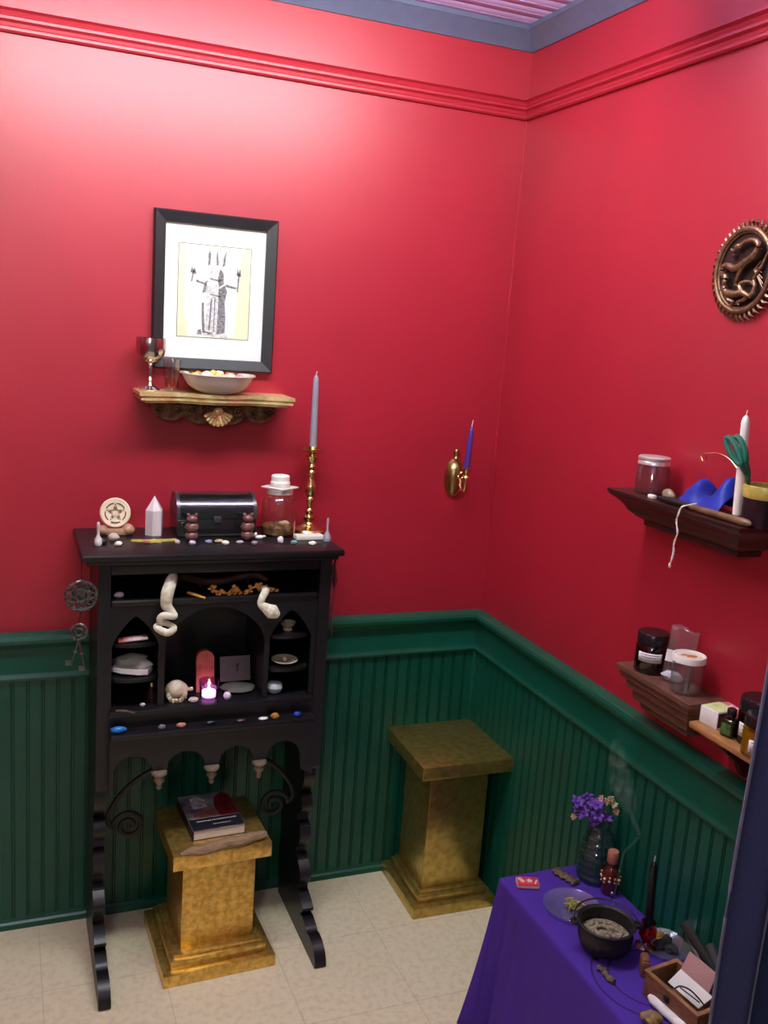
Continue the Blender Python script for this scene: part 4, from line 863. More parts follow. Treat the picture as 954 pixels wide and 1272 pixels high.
# scissors in the pot
piv = ox(929, 590, -.088)
t = thing('scissors', 'scissors with dark green plastic handles standing in the glazed pot', 'scissors', piv)
def loop_handle(ua, va, ub, vb, wd, x):
    a, b = ox(ua, va, x), ox(ub, vb, x); ax = (a - b); Lh = ax.length / 2; ax.normalize(); sd = V((0, -ax.z, ax.y)); c_ = (a + b) / 2
    return [c_ + ax * (Lh * math.cos(q)) + sd * (wd * math.sin(q) * (1 + .15 * math.cos(q))) for q in [2 * PI * i / 26 for i in range(26)]]
for (ua, va, ub, vb, x) in ((903, 544, 921, 577, -.108), (914, 543, 926, 574, -.102)):
    m = MB(); m.tube(loop_handle(ua, va, ub, vb, (.0095), x), .0056, 8, closed=True, up=V((1, 0, 0))); q = ox(ub, vb, x); m.tube([q, lerp(q, piv, .5), piv, piv + V((0, -.004, -.02))], [.006, .0065, .006, .004], 8); m.build('handle', GREENP, t, world=True)
for dy in (-.004, .004):
    m = MB(); m.tube([piv + V((dy * .3, 0, -.008)), piv + V((dy * .3 + .014, -.008 + dy, -.040)), piv + V((dy + .022, -.012 + dy * 1.2, -.060))], [.005, .004, .001], 8, flat=.3); m.build('blade', SILVER, t, world=True)
pts = spline([ox(873, 572, -.06), ox(871, 565, -.06), ox(880, 563, -.06), ox(895, 564, -.058), ox(908, 572, -.056), ox(920, 588, -.056), ox(930, 602, -.057), ox(936, 622, -.058)], 6)
m = MB(); m.tube(pts, .0014, 6); m.tube([pts[0], ox(876, 573, -.06), ox(878, 566, -.06)], .0012, 6); tag(m.build('brass_hook', BRASS, world=True, loc=pts[-1]), 'thin bent brass wire hook leaning out of the glazed pot', 'hook')

# things on the lower ledges
def lo(u, v, x=-.052, z=LZ): p = ox(u, v, x); p.z = z; return p
LABELM = mat('paper_label', (.72, .69, .68), rough=.7, var=.03); LTXT = mat('label_print', (.22, .20, .22), rough=.7)
def curved_label(t, r_, z0, z1, a0, a1, name='label', lines=3, mt=None):
    m = MB(); m.sheet(lambda u, v: (r_ * math.cos(lerp(a0, a1, u)), r_ * math.sin(lerp(a0, a1, u)), lerp(z0, z1, v)), 14, 2); o = m.build(name, mt or LABELM, t, solid=.0005)
    if lines:
        m = MB()
        for k in range(lines):
            zz = lerp(z0, z1, (k + .8) / (lines + .6)); q0, q1 = lerp(a0, a1, .12 + .04 * (k % 2)), lerp(a0, a1, .86 - .12 * (k % 2))
            m.sheet(lambda u, v: ((r_ + .0006) * math.cos(lerp(q0, q1, u)), (r_ + .0006) * math.sin(lerp(q0, q1, u)), zz + .0018 * v), 10, 2)
        m.build('printed_lines', LTXT, o)
    return o
FACE = R(236)                                                     # bearing from the right wall towards the viewer
def amber_jar(p, label, r_, h, glassm, fill, fillname, lab=(.28, .62), capm=None, dang=.75, aim=FACE):
    t = thing('lidded_jar', label, 'jar', p, group='black lidded jars on the low shelves')
    m = MB(); m.lathe([(0, 0), (r_ * .94, 0), (r_, .003), (r_, h * .66), (r_ * .86, h * .73), (r_ * .84, h * .73), (r_ * .96, h * .65), (r_ * .96, .005), (0, .004)], seg=30); m.build('glass_body', glassm, t)
    m = MB(); m.lathe([(0, .005), (r_ * .94, .005), (r_ * .94, h * .60), (0, h * .60)], seg=24); m.build(fillname, fill, t)
    m = MB(); m.lathe([(r_ * .90, h * .72), (r_ * .98, h * .735), (r_ * .98, h * .965), (r_ * .92, h), (0, h)], seg=30); m.build('lid', capm or mat('black_plastic_lid', (.010, .010, .013), rough=.22), t)
    curved_label(t, r_ + .0006, h * lab[0], h * lab[1], aim - dang, aim + dang)
    return t
p = lo(806, 838, -.052)
amber_jar(p, 'amber jar with black lid and paper label at the far end of the walnut ledge', .0365, .092, glass('amber_thin', (.45, .16, .06), .05), mat('brown_filling', (.05, .020, .014), rough=.6), 'brown_filling', lab=(.32, .55), aim=R(226))
p = lo(834, 846, -.040) + V((.004, -.010, 0))
t = thing('plastic_bag', 'flat clear plastic bag with white label leaning behind the white lidded jar', 'bag', p, R(34))
m = MB(); m.sheet(lambda u, v: (.006 * math.sin(u * 5) - .012 + .030 * v, .030 - .064 * u, .002 + .118 * v + .004 * math.sin(u * 6)), 14, 12); bg = m.build('bag_film', PLAST, t, solid=.0012)
m = MB(); m.box((-.008, .012, .058), (.0016, .030, .026), rot=(0, R(14), 0)); m.build('label', LABELM, bg)
m = MB(); m.blob((-.012, .006, .014), (.020, .046, .024), .2, seed=3); m.build('pale_contents', mat('grey_white_crumbs', (.44, .43, .45), rough=.7, bump=.6), bg)
p = lo(850, 862, -.055)
t = thing('white_lidded_jar', 'clear plastic jar with white lid on the near end of the walnut ledge', 'jar', p)
m = MB(); m.lathe([(0, 0), (.030, 0), (.0335, .004), (.0335, .062), (.031, .068), (.031, .074), (.0295, .074), (.0295, .067), (.032, .061), (.032, .006), (0, .004)], seg=30); m.build('jar_body', glass('cloudy_plastic', (.92, .90, .91), .05, .06, solid=.025), t)
m = MB(); m.lathe([(0, .0795), (.029, .0795), (.031, .083), (.0345, .083), (.0355, .080), (.0355, .070), (.034, .069), (0, .0725)], seg=32); m.build('lid', WHITE, t)
m = MB(); m.lathe([(0, .0801), (.0265, .0801), (.0265, .0798), (0, .0796)], seg=28); lb = m.build('lid_label', mat('cream_label', (.72, .62, .50), rough=.7), t)
m = MB(); m.blob((.004, -.004, .0802), (.026, .018, .0012), .2, seed=1); m.blob((-.008, .008, .0802), (.016, .010, .0012), .2, seed=2); m.build('orange_brown_print', mat('orange_print', (.42, .12, .05), rough=.7, var=.3), lb)
# low pine shelf
p = oz(855, 886, OZ); q = oz(879, 900, OZ)
bx = V((-.056, -1.138, OZ))
t = thing('match_box', 'large white matchbox with lime green top on the pine shelf', 'box', bx, R(6))
m = MB(); m.box((0, 0, .018), (.052, .046, .036), bev=.0008); mb_ = m.build('sleeve', mat('white_card', (.80, .78, .75), rough=.6, var=.03), t)
m = MB(); m.box((.001, 0, .0362), (.048, .042, .0006)); m.build('green_panel', mat('lime_label', (.50, .62, .14), rough=.5, c2=(.72, .74, .44), vs=50), mb_)
m = MB(); m.box((0, -.0232, .018), (.048, .0006, .030)); m.build('striker_strip', mat('plum_striker', (.075, .028, .030), rough=.8, var=.2), mb_)
t = thing('pink_packet', 'glossy pink packet lying behind the white matchbox', 'packet', (-.022, -1.150, OZ), R(-4))
m = MB(); m.box((.006, 0, .016), (.022, .090, .032), bev=.004); pk = m.build('packet_body', mat('pink_foil', (.62, .07, .13), rough=.3, c2=(.75, .30, .34), vs=30), t)
m = MB()
for k in range(4): m.box((.004, .02 - .016 * k, .0324), (.012, .005, .0006), rot=(0, 0, .4))
m.build('white_print', WHITE, pk)
p = oz(903, 909, OZ)
t = thing('square_bottle', 'little square green bottle with black cap before the matchbox', 'bottle', (-.074, -1.194, OZ), R(14))
m = MB(); m.box((0, 0, .019), (.028, .028, .038), bev=.005, seg=3); m.lathe([(.008, .036), (.0065, .040), (.0065, .044)], seg=14); m.build('glass_body', GLASSG, t)
m = MB(); m.box((0, 0, .017), (.024, .024, .031), bev=.004); m.build('green_contents', mat('olive_liquid', (.06, .075, .022), rough=.3, var=.2), t)
m = MB(); m.lathe([(.009, .042), (.0095, .044), (.0095, .056), (.008, .058), (0, .058)], seg=16); m.build('cap', MATS['black_plastic_lid'], t)
lbm = mat('leaf_label', (.10, .24, .05), rough=.5, c2=(.03, .07, .02), vs=120)
m = MB(); m.box((-.0143, 0, .018), (.0008, .020, .022)); m.build('leaf_label', lbm, t)
amber_jar(V((-.045, -1.232, OZ)), 'amber jar with black lid at the back of the pine shelf', .036, .094, GLASSA, mat('dark_brown_salve', (.06, .018, .010), rough=.5), 'brown_filling', lab=(.18, .48), aim=R(210))
amber_jar(V((-.080, -1.276, OZ)), 'smaller black lidded jar of yellow oil at the front of the pine shelf', .030, .080, glass('yellow_thin', (.88, .76, .30), .06), mat('yellow_oil', (.46, .36, .03), rough=.3), 'yellow_oil', lab=(.16, .46), aim=R(236))

# ------------------------------------------------------------------ altar table with violet cloth
TX0, TX1, TY0, TY1 = -.281, -.030, -.745, -1.345
t = thing('side_table', 'low narrow side table hidden under the violet altar cloth', 'table', ((TX0 + TX1) / 2, (TY0 + TY1) / 2, 0))
m = MB(); m.lo_hi((TX0 + .006, TY1 + .006, TZ - .024), (TX1 - .006, TY0 - .006, TZ - .0035)); m.build('tabletop', BRWOOD, t, world=True)
for x in (TX0 + .025, TX1 - .025):
    for y in (TY0 - .025, TY1 + .025): m = MB(); m.lo_hi((x - .014, y - .014, 0), (x + .014, y + .014, TZ - .024)); m.build('leg', BRWOOD, t, world=True)
cx, cy = (TX0 + TX1) / 2, (TY0 + TY1) / 2; hx, hy = (TX1 - TX0) / 2, (TY0 - TY1) / 2
per = []
nx, ny, nc = 26, 60, 6
def side(a, b, n): return [(lerp(a[0], b[0], i / n), lerp(a[1], b[1], i / n)) for i in range(n)]
c4 = [(TX0, TY0), (TX0, TY1), (TX1, TY1), (TX1, TY0)]
nrm = [(-1, 0), (0, -1), (1, 0), (0, 1)]
for k in range(4):
    a, b = c4[k], c4[(k + 1) % 4]; n = ny if k % 2 == 0 else nx
    prev, cur = nrm[k - 1], nrm[k]
    for i in range(nc): q = i / nc; v_ = V((lerp(prev[0], cur[0], q), lerp(prev[1], cur[1], q), 0)).normalized(); per.append((a[0], a[1], v_.x, v_.y, 1 - abs(q - .5) * 1.2))
    for i in range(n): per.append((lerp(a[0], b[0], i / n), lerp(a[1], b[1], i / n), cur[0], cur[1], max(0, 1 - min(i, n - i) / 7) * .4 if n else 0))
NP = len(per)
def drape(i, v):
    x, y, nx_, ny_, corner = per[i]
    if v < .08: q = v / .08 * PI / 2; out = .006 * math.sin(q); z = TZ - .006 * (1 - math.cos(q))
    else:
        q = (v - .08) / .92; z = lerp(TZ - .006, .004, q)
        wv = math.sin(i * .42 + 1.5 * math.sin(i * .11)) * .5 + .5
        out = .006 + q * (.014 + .020 * wv * (.3 + .7 * q)) + corner * (.010 * q + .016 * q * q)
        if corner > .15: out += (.010 * math.sin(i * 1.9) + .004) * q * min(1, corner * 1.5)
    X, Y = x + nx_ * out, y + ny_ * out
    if nx_ < -.5 and v > .08:                                    # loose pleats at the far left corner
        dd = TY0 - y; pl = .016 * math.sin(dd * 125 + .6) * q ** .7 * math.exp(-dd / .085); X -= pl - .004 * q
    return (min(X, -.024), max(Y, -1.385), z)
m = MB(); NR = 22
vs = []
for j in range(NR):
    for i in range(NP): vs.append(drape(i, j / (NR - 1)))
fs = [(j * NP + i, j * NP + (i + 1) % NP, (j + 1) * NP + (i + 1) % NP, (j + 1) * NP + i) for j in range(NR - 1) for i in range(NP)]
fs.append(tuple(range(NP)))
m._add(vs, fs); tag(m.build('altar_cloth', CLOTH, world=True, solid=.0015, sharp=70), 'violet printed altar cloth draped to the floor over a low table', 'tablecloth')

def tp_(u, v, dz=0): p = oz(u, v, TZ + .001); p.z += dz; return p
# little red matchbox
p = tp_(655, 1100)
t = thing('small_matchbox', 'little red and white matchbox at the far corner of the violet cloth', 'matchbox', p, R(-20))
m = MB(); m.box((0, 0, .0065), (.052, .034, .013), bev=.0008); sl_ = m.build('sleeve', mat('red_card', (.60, .035, .055), rough=.45), t)
m = MB(); m.box((0, 0, .0065), (.0535, .030, .010)); m.build('tray', mat('cream_card', (.72, .62, .54), rough=.7), t)
m = MB(); m.box((0, -.0172, .0065), (.052, .0006, .006)); m.build('striker_strip', mat('pale_striker', (.60, .46, .42), rough=.8), sl_)
m = MB(); m.prism([(.010 * math.cos(R(90 + 36 * k)) * (1 if k % 2 == 0 else .5) + .004, .010 * math.sin(R(90 + 36 * k)) * (1 if k % 2 == 0 else .5)) for k in range(10)], lambda a, b, d: (a, b, d), .0131, .0136); m.box((-.016, .002, .0133), (.010, .020, .0006), rot=(0, 0, .5)); m.box((.019, -.004, .0133), (.004, .018, .0006), rot=(0, 0, -.4)); m.build('pale_print', mat('pink_white_print', (.80, .58, .58), rough=.5), sl_)
# bark
def bark(pts2, label, h=.012, seed=0):
    P_ = [tp_(*q) for q in pts2]; c_ = sum(P_, V()) / len(P_); m = MB()
    pts = spline([q + V((0, 0, h * .5)) for q in P_], 5); m.tube(pts, [(.013 + .004 * math.sin(i * 1.9 + seed)) * (1 if 0 < i < len(pts) - 1 else .5) for i in range(len(pts))], 8, flat=.45)
    return tag(m.build('bark_piece', BARK, world=True, loc=c_), label, 'bark', 'bark pieces on the altar cloth')
bark([(689, 1082), (697, 1088), (707, 1094), (717, 1100)], 'large flat bark piece between the matchbox and the vase', seed=1)
def bark2():
    P_ = [tp_(*q) for q in ((742, 1204), (750, 1209), (753, 1215), (762, 1223))]; m = MB(); pts = spline([q + V((0, 0, .006)) for q in P_], 5)
    m.tube(pts, [(.0065 + .002 * math.sin(i * 1.7)) for i in range(len(pts))], 8, flat=.8)
    tag(m.build('bark_piece', BARK, world=True, loc=P_[1]), 'small crooked bark stick in front of the black cauldron', 'bark', 'bark pieces on the altar cloth')
bark2()
# vase and flowers
p = tp_(738, 1090); VP_ = p.copy()
t = thing('flower_vase', 'ribbed teal glass vase of purple flowers at the back of the table', 'vase', p)
m = MB(); prf = [(0, 0), (.036, 0), (.044, .004)] + [(.046 + .0018 * math.sin(i * 2.2) - (.016 * max(0, (i - 9) / 10) ** 1.4), .010 + i * .0062) for i in range(20)] + [(.024, .140), (.027, .150), (.0255, .150), (.022, .140), (.028, .125), (.040, .07), (.041, .010), (0, .008)]
m.lathe(prf, seg=34); m.build('glass_body', GLASST, t)
m = MB(); m.lathe([(0, .010), (.040, .010), (.041, .05), (.039, .058), (0, .058)], seg=26); m.build('water', glass('vase_water', (.75, .88, .86), .02), t)
fc = p + V((0, 0, .150))
def fl(u, v, dx=0): 
    d = ray(u, v); n = V((CL.x - p.x, CL.y - p.y, 0)); return CL + d * (((p + n.normalized() * dx) - CL).dot(n) / d.dot(n))
t = thing('flower_spray', 'spray of violet blossoms and pinkish buds standing in the teal vase', 'flowers', p + V((0, 0, .012)))
ends = [(718, 997, .02), (725, 1010, .03), (735, 1003, .0), (744, 1012, .03), (730, 992, -.01), (742, 1000, .02), (752, 1016, .01), (720, 1004, .0), (738, 1020, .02)]
m = MB()
for i, (u, v, dx) in enumerate(ends[::2] + [(766, 1003, 0), (748, 993, 0)]):
    e = fl(u, v, dx); m.tube(spline([p + V((.01 * math.cos(i * 2), .01 * math.sin(i * 2), .014)), p + V((.004 * math.cos(i), .004 * math.sin(i), .135)), lerp(p + V((0, 0, .15)), e, .6), e], 6), .0016, 6)
m.build('stems', STEM, t, world=True)
def blossom(c_, r_, mt, t, nm, seed):
    rr = random.Random(seed); m = MB(); axis = V((CL - c_)).normalized(); axis = (axis + V((rr.uniform(-.7, .7), rr.uniform(-.7, .7), rr.uniform(-.3, .9)))).normalized()
    u_ = axis.orthogonal().normalized(); w_ = axis.cross(u_)
    for k in range(6):
        a = k * PI / 3 + rr.uniform(-.2, .2); d_ = u_ * math.cos(a) + w_ * math.sin(a); s_ = axis.cross(d_)
        L_ = r_ * rr.uniform(.8, 1.15)
        m.sheet(lambda U, W: c_ + d_ * (L_ * W) + s_ * ((U - .5) * L_ * .75 * math.sin(PI * min(1, .12 + W * .88)) ** .7) + axis * (r_ * .35 * math.sin(W * 2.2) - r_ * .4 * (U - .5) ** 2 + .0015 * math.sin(6 * W + 7 * U)), 5, 6)
    m.blob(c_ + axis * r_ * .15, (r_ * .4,) * 3, .2); return m.build(nm, mt, t, world=True, solid=.0006, sharp=90)
for i, (u, v, dx) in enumerate(ends): blossom(fl(u, v, dx), .020, PETAL, t, 'blossom', i)
for i, (u, v) in enumerate(((747, 992), (753, 996), (759, 992), (766, 1008), (763, 1000), (713, 1014))): blossom(fl(u, v, .01), .010, PETALP, t, 'bud', 40 + i)
for i, (u, v) in enumerate(((756, 990), (760, 997))):
    m = MB(); e = fl(u, v); m.tube([fl(742, 1004), lerp(fl(742, 1004), e, .5), e], [.0012, .0016, .003], 6); m.build('bud_stalk', STEM, t, world=True)
# bottle with beads
p = tp_(756, 1108)
t = thing('beaded_bottle', 'red brown glass bottle with beaded collar and terracotta stopper', 'bottle', p)
m = MB(); m.lathe([(0, 0), (.018, 0), (.020, .003), (.0215, .040), (.020, .056), (.012, .068), (.0085, .074), (.0085, .082)], seg=24); m.build('glass_body', mat('ruby_brown_glass', (.075, .014, .010), rough=.08, coat=.5), t)
m = MB(); m.lathe([(0, .080), (.0125, .080), (.0135, .082), (.0135, .108), (.012, .110), (.009, .1095), (0, .1085)], seg=22); m.build('stopper', mat('terracotta_wax', (.36, .13, .085), rough=.5), t)
BEAD = mat('amber_bead', (.40, .13, .075), rough=.12, coat=.6); 
for i in range(22):
    a = 2 * PI * (i % 11) / 11; z = (.052 if i < 11 else .043) - .010 * abs(math.sin(a * 1.5)); m = MB(); m.blob((.0225 * math.cos(a), .0225 * math.sin(a), z), (.0072,) * 3, 0, sub=2); m.build('bead', BEAD if i % 3 else mat('pale_bead', (.7, .5, .4), rough=.12), t)
m = MB()
for k in range(3): m.tube([(.0088 * math.cos(a) * (1 + .1 * k), .0088 * math.sin(a) * (1 + .1 * k), .070 + .004 * k) for a in [2 * PI * i / 18 for i in range(18)]], .0014, 5, closed=True)
m.build('neck_cord', IRON, t)
m = MB(); m.blob((-.008, -.024, .012), (.011, .011, .013), .1); m.build('hanging_charm', mat('steel_charm', (.25, .24, .25), rough=.25, metal=.8), t)
# glass plates
def plate(u, v, r_, label):
    p = tp_(u, v); t = thing('glass_plate', label, 'plate', p, group='clear glass plates on the altar cloth')
    m = MB(); m.lathe([(0, 0), (r_ * .58, 0), (r_ * .64, .002), (r_ * .97, .010), (r_, .0115), (r_ * .985, .013), (r_ * .95, .0122), (r_ * .62, .0042), (r_ * .56, .0028), (0, .0026)], seg=40, ribs=24, ramp=.006); m.build('plate_body', glass('plate_glass_' + str(u), (.93, .92, .96), .07, .06, solid=.06, solid_c=(.7, .7, .8)), t)
    return p
p = plate(710, 1129, .068, 'clear glass plate of dried herbs left of the black cauldron')
m = MB(); rr = random.Random(3)
for i in range(26):
    a_, q = rr.uniform(0, 6.3), rr.uniform(0, .022); c_ = V((q * math.cos(a_) + .006, q * math.sin(a_), .008 + rr.uniform(0, .010)))
    d_ = V((rr.uniform(-1, 1), rr.uniform(-1, 1), rr.uniform(-.2, .4))) * .012; m.tube([c_ - d_, c_, c_ + d_], [.001, .0028, .001], 5)
m.blob((.008, .002, .008), (.040, .036, .014), .3); tag(m.build('dried_herbs', HERB, loc=p), 'little heap of dried yellow green herbs on the glass plate', 'herbs', kind='stuff')
p = plate(826, 1178, .056, 'clear glass plate of black charcoal behind the wooden box')
CHAR = mat('charcoal', (.016, .017, .018), rough=.8, bump=.5)
for i, (dx, dy, lab) in enumerate(((-.012, .004, 'black charcoal lump at the far side of the second glass plate'), (.014, .012, 'black charcoal lump at the wall side of the second glass plate'), (.002, -.016, 'black charcoal lump at the near side of the second glass plate'))):
    m = MB(); m.blob((0, 0, .008), (.030, .022, .018), .25, seed=i + 3, cut=-.45); tag(m.build('charcoal_lump', CHAR, loc=p + V((dx, dy, .003)), rot=(0, 0, i)), lab, 'charcoal', 'charcoal lumps')
# cauldron
p = CAUL + V((0, 0, .001)); p.z = TZ + .001
t = thing('cauldron', 'black cast iron cauldron smoking on the violet cloth', 'cauldron', p)
m = MB(); m.lathe([(0, .007), (.034, .007), (.050, .014), (.058, .030), (.060, .046), (.057, .058), (.0585, .064), (.063, .068), (.064, .071), (.061, .072), (.055, .069), (.053, .060), (.055, .046), (.052, .030), (.040, .018), (0, .016)], seg=44); m.build('pot', CAST, t)
for k in range(3): m = MB(); a = R(90 + 120 * k); m.lathe([(0, 0), (.006, 0), (.008, .010), (.009, .014)], (.038 * math.cos(a), .038 * math.sin(a), 0), 10); m.build('foot', CAST, t)
ha = R(-22)
for s in (-1, 1):
    m = MB(); c_ = V((s * .068 * math.cos(ha), s * .068 * math.sin(ha), .066)); m.box(c_, (.020, .020, .006), rot=(0, 0, ha), bev=.002); m.tube([c_ + V((.008 * math.cos(a), .008 * math.sin(a), .004)) for a in [2 * PI * i / 14 for i in range(14)]], .0025, 6, closed=True); m.build('lug', CAST, t)
m = MB(); hd = []
for i in range(25):
    a = PI * i / 24; q = V((.070 * math.cos(a), .070 * math.sin(a), .008 * math.sin(a))); q.rotate(Euler((0, 0, ha))); hd.append(q + V((0, 0, .072)))
m.tube(hd, .0017, 7); m.build('bail_handle', IRON, t)
m = MB(); m.lathe([(0, .020), (.048, .028), (.053, .042), (.040, .046), (.02, .044), (0, .043)], p, 28)
for (dx, dy, r_) in ((-.006, .0, .018), (.016, -.012, .013)): m.tube([p + V((dx + r_ * math.cos(a), dy + r_ * math.sin(a), .048)) for a in [2 * PI * i / 20 for i in range(20)]], .0042, 7, closed=True)
for i in range(12): a_ = i * 1.9; m.blob(p + V((.034 * math.cos(a_), .034 * math.sin(a_), .046)), (.014, .010, .008), .3, seed=i, sub=1)
tag(m.build('incense_ash', ASH, world=True, loc=p), 'tan incense ash with a curled ring filling the cauldron', 'ash', kind='stuff')
# smoke wisps
sm = bpy.data.materials.new('thin_smoke'); sm.use_nodes = True; n = sm.node_tree.nodes; n.remove(n['Principled BSDF'])
vp = n.new('ShaderNodeVolumeScatter'); vp.inputs['Color'].default_value = (.9, .93, .95, 1); vp.inputs['Density'].default_value = 22; vp.inputs['Anisotropy'].default_value = .2
sm.node_tree.links.new(vp.outputs[0], n['Material Output'].inputs['Volume'])
sp0 = p + V((.012, .012, .060))
def smk(u, v, dx=0):
    d = ray(u, v); nn = V((CL.x - sp0.x, CL.y - sp0.y, 0)); return CL + d * (((sp0 + nn.normalized() * dx) - CL).dot(nn) / d.dot(nn))
m = MB()
q = spline([smk(761, 1125), smk(766, 1098), smk(771, 1075), (smk(776, 1058)), smk(788, 1046), smk(794, 1036), smk(787, 1020), smk(783, 1006)], 6); m.tube(q, radii([.0025, .0035, .004, .0045, .005, .006, .008, .006], len(q)), 10, flat=.7)
o = tag(m.build('smoke_stream', sm, world=True, loc=sp0), 'thin pale smoke stream rising from the black cauldron', 'smoke', kind='stuff')
sm2 = bpy.data.materials.new('drifting_smoke'); sm2.use_nodes = True; nt = sm2.node_tree; n = nt.nodes; n.remove(n['Principled BSDF'])
vp = n.new('ShaderNodeVolumeScatter'); vp.inputs['Color'].default_value = (.9, .93, .95, 1)
tc = n.new('ShaderNodeTexCoord'); nz = n.new('ShaderNodeTexNoise'); nz.inputs['Scale'].default_value = 26; nz.inputs['Detail'].default_value = 3; nz.inputs['Distortion'].default_value = 1.2; nt.links.new(tc.outputs['Object'], nz.inputs[0])
mr = n.new('ShaderNodeMapRange'); mr.inputs['From Min'].default_value = .46; mr.inputs['From Max'].default_value = .70; mr.inputs['To Max'].default_value = 9; nt.links.new(nz.outputs[0], mr.inputs['Value'])
nt.links.new(mr.outputs[0], vp.inputs['Density']); nt.links.new(vp.outputs[0], n['Material Output'].inputs['Volume'])
m = MB()
q = spline([smk(786, 1018), smk(782, 1000), smk(774, 980), smk(768, 955), smk(767, 930), smk(769, 905)], 6); m.tube(q, radii([.008, .028, .044, .040, .026, .010], len(q)), 14, flat=.6)
tag(m.build('smoke_cloud', sm2, world=True, loc=sp0 + V((0, 0, .15))), 'faint drifting smoke cloud above the violet flowers', 'smoke', kind='stuff')
# red holder and black taper
p = tp_(802, 1176)
t = thing('red_glass_holder', 'small red glass candle holder beside the cauldron', 'candle holder', p)
m = MB(); m.lathe([(0, 0), (.022, 0), (.024, .003), (.012, .008), (.008, .014), (.014, .022), (.020, .032), (.019, .044), (.014, .054), (.016, .062), (.0145, .062), (.0125, .054), (.0165, .044), (.0175, .033), (.011, .023), (0, .018)], seg=26); m.build('glass_body', GLASSR, t)
def z_at(u, v, q): 
    d = ray(u, v); hd_ = V((d.x, d.y)); k_ = V((q.x - CL.x, q.y - CL.y)).dot(hd_) / hd_.dot(hd_); return (CL + d * k_)
tb = p + V((0, 0, .046)); te = z_at(810, 1068, p)
taper('taper_candle', 'black taper candle rising from the red glass holder', tb, te.z - tb.z, .0092, .0085, WAXB, .014, ((te.x - tb.x) / (te.z - tb.z), 0))
p = tp_(817, 1163)
m = MB(); m.box((0, 0, .004), (.032, .026, .006), bev=.002); m.box((0, 0, .008), (.024, .018, .003), bev=.001); tag(m.build('brass_box', mat('dull_brass', (.36, .20, .06), rough=.45, metal=.4), loc=p, rot=(0, 0, R(20))), 'tiny flat brass box behind the red glass holder', 'box')
# wooden box of papers
BZ = TZ + .056
fl_, nr_, fr_ = oz(802, 1206, BZ), oz(867, 1263, BZ), oz(850, 1193, BZ)
ax = (nr_ - fl_); ax.z = 0; LB = ax.length; ang = math.atan2(ax.y, ax.x)
WB = .088
t = thing('wooden_box', 'open brown wooden box of papers at the near end of the table', 'box', (fl_.x, fl_.y, TZ + .002), ang)
HB = .053; th = .006
m = MB(); m.lo_hi((0, 0, 0), (LB, WB, .005)); m.build('box_floor', BOXWOOD, t)
m = MB(); m.lo_hi((0, 0, .005), (LB, th, HB), bev=.001); fw = m.build('front_wall', BOXWOOD, t)
m = MB(); m.lo_hi((0, WB - th, .005), (LB, WB, HB), bev=.001); m.build('back_wall', BOXWOOD, t)
m = MB(); m.lo_hi((0, th, .005), (th, WB - th, HB), bev=.001); m.build('end_wall', BOXWOOD, t)
m = MB(); m.lo_hi((LB - th, th, .005), (LB, WB - th, HB), bev=.001); m.build('end_wall', BOXWOOD, t)
m = MB(); m.lo_hi((-.002, -.002, HB), (LB + .002, th + .001, HB + .004), bev=.001); m.lo_hi((-.002, WB - th - .001, HB), (LB + .002, WB + .002, HB + .004), bev=.001); m.lo_hi((-.002, th, HB), (th + .001, WB - th, HB + .004)); m.lo_hi((LB - th - .001, th, HB), (LB + .002, WB - th, HB + .004)); m.build('rim', mat('worn_cedar_rim', (.30, .14, .065), rough=.45, var=.25), t)
m = MB(); m.box((LB * .45, -.003, .036), (.012, .004, .014), bev=.001); m.build('latch', IRON, fw)
def paper(quad, label, name, c, cat, th_=.0014):
    q = [oz(*r_) for r_ in quad]; c_ = sum(q, V()) / 4; nn = (q[1] - q[0]).cross(q[3] - q[0]).normalized()
    m = MB(); m._add([a - nn * th_ for a in q] + [a + nn * th_ for a in q], [(0, 1, 2, 3), (7, 6, 5, 4)] + [(i, 4 + i, 4 + (i + 1) % 4, (i + 1) % 4) for i in range(4)], False)
    return tag(m.build(name, mat(name + '_paper', c, rough=.7, var=.03), world=True, loc=c_), label, cat)
paper([(830, 1220, BZ - .020), (846, 1204, BZ + .012), (886, 1239, BZ + .012), (868, 1253, BZ - .020)], 'white envelope lying in the open wooden box', 'white_envelope', (.90, .89, .86), 'envelope')
paper([(844, 1208, BZ - .004), (857, 1182, BZ + .044), (891, 1210, BZ + .044), (880, 1236, BZ - .004)], 'dusty pink card standing behind the envelope in the box', 'pink_card', (.52, .30, .29), 'card')
pts = spline([oz(838, 1228, BZ - .002), oz(845, 1225, BZ + .003), oz(856, 1229, BZ + .005), oz(866, 1238, BZ + .004), oz(875, 1249, BZ + .001)], 6)
m = MB(); m.tube(pts, .0016, 6); m.tube([pts[6] + V((.0, 0, -.003)), pts[12] + V((-.006, -.008, -.004)), pts[20] + V((-.004, -.004, -.002))], .0012, 6); tag(m.build('dark_wire', IRON, world=True, loc=pts[0]), 'thin dark wire curling over the white envelope', 'wire')
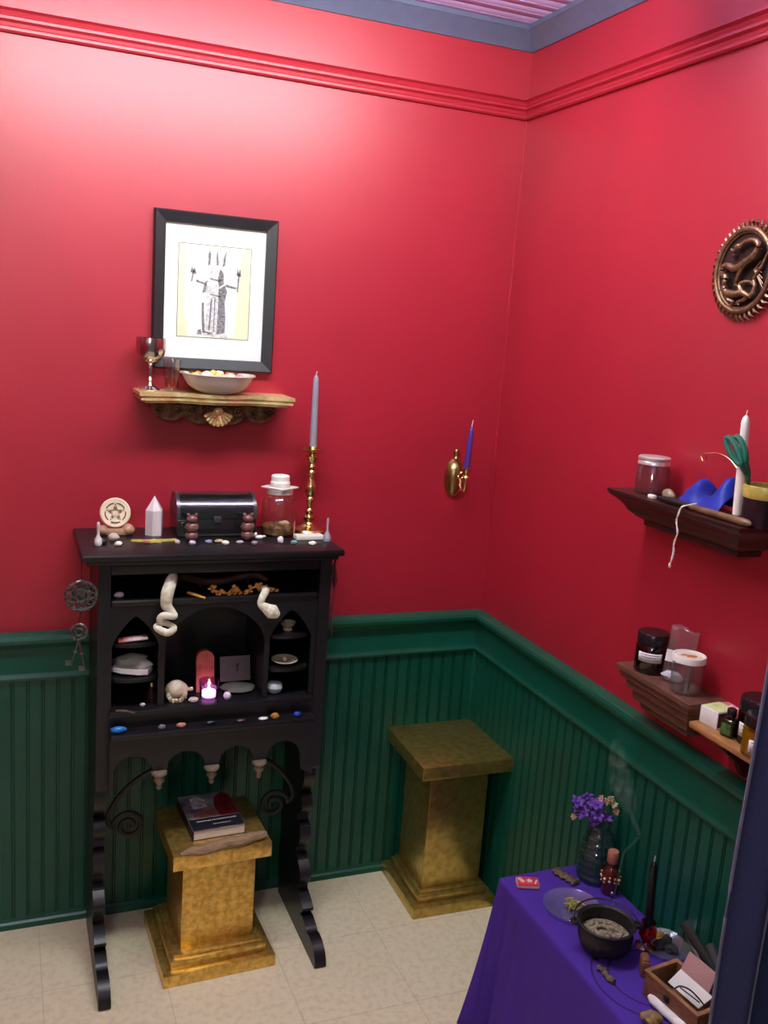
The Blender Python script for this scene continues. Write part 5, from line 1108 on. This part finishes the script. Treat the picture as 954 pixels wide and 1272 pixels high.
for i, (u0, v0, u1, v1, wd, lab, nm, tp2) in enumerate(((849, 1146, 882, 1200, .011, 'long flat dark incense stick case leaning behind the pink card', 'incense_case', 0), (852, 1160, 868, 1192, .004, 'short pale edged dark stick beside the incense case', 'dark_stick', 0), (880, 1172, 894, 1206, .012, 'round ended black handle leaning behind the box by the curtain', 'black_handle', 1))):
    a, b = z_at(u0, v0, V((-.045, -1.235, 0))), z_at(u1, v1, V((-.075, -1.262, 0)))
    m = MB(); m.tube([a, lerp(a, b, .06), lerp(a, b, .5), b, b + (b - a) * .25], [wd * (.3 if tp2 else .9), wd, wd * .95, wd * .9, wd * .8], 10, flat=.35, up=V((.3, .8, .2)))
    tag(m.build(nm, mat('dark_case_%d' % i, (.012, .011, .011) if i != 1 else (.09, .075, .065), rough=.65), world=True, loc=(a + b) / 2), lab, 'stick' if i < 2 else 'handle')
p = tp_(795, 1204)
m = MB(); m.box((0, 0, .018), (.018, .034, .036), bev=.003); m.box((0, 0, .038), (.014, .028, .004), bev=.001); tag(m.build('wooden_block', BOXWOOD, loc=p + V((0, -.012, 0)), rot=(0, 0, R(-30))), 'small upright wooden block at the far end of the open box', 'block')
a, b = tp_(806, 1243), tp_(858, 1290)
m = MB(); pts = [lerp(a, b, i / 10) + V((0, 0, .011)) for i in range(11)]; m.tube(pts, [.006, .012, .0125, .012, .0135, .0125, .013, .012, .013, .012, .006], 12, flat=.8); tag(m.build('rolled_cloth', mat('white_rolled_cloth', (.80, .77, .76), rough=.9, bump=.4, bs=90), world=True, loc=a), 'rolled white cloth in front of the open wooden box', 'cloth')
p = tp_(808, 1271)
m = MB(); m.blob((0, 0, .012), (.046, .036, .026), .25, seed=9, cut=-.45); tag(m.build('gold_flecked_rock', mat('gold_brown_rock', (.34, .22, .06), rough=.6, c2=(.12, .045, .03), vs=70, bump=.6), loc=p), 'brown rock with gold flecks beside the rolled white cloth', 'rock')

# ------------------------------------------------------------------ navy curtain at the right
t = thing('navy_curtain', 'navy blue corduroy curtain hanging by the right wall', 'curtain', (-.13, -1.47, 0))
def cur(u, v):
    z = lerp(.015, 2.30, v); x = -.264 + .255 * u
    y = -1.470 + .026 * math.cos(u * 4 * 2 * PI + .35) * (.8 + .2 * (1 - v)) + .004 * math.sin(u * 40)
    return (x + .004 * math.sin(v * 14 + u * 9), y, z)
m = MB(); m.sheet(cur, 90, 40); m.build('cloth_panel', NAVY, t, world=True, solid=.004, sharp=80)
m = MB(); m.tube([V(cur(0, i / 39)) + V((-.001, 0, 0)) for i in range(40)], .0032, 6); m.tube([V(cur(.132, i / 39)) + V((0, -.004, 0)) for i in range(40)], .0026, 6); m.build('stitched_hem', mat('pale_navy_hem', (.13, .14, .22), rough=.85), t, world=True)
t = thing('curtain_rod', 'short black rod carrying the navy curtain on the right wall', 'rod', (-.13, -1.47, 2.31))
m = MB(); m.tube([(-.285, -1.47, 2.312), (0, -1.47, 2.312)], .010, 12); m.build('rod', IRON, t, world=True)
m = MB(); m.lathe([(0, 0), (.014, .004), (.016, .012), (.010, .022), (0, .026)], (-.285, -1.47, 2.312), 14, mtx=M4.Rotation(R(-90), 4, 'Y')); m.build('finial', IRON, t, world=True)
m = MB(); m.lathe([(0, 0), (.022, 0), (.022, .008), (.012, .012)], (0, -1.47, 2.312), 16, mtx=M4.Rotation(R(-90), 4, 'Y')); m.build('wall_plate', IRON, t, world=True)
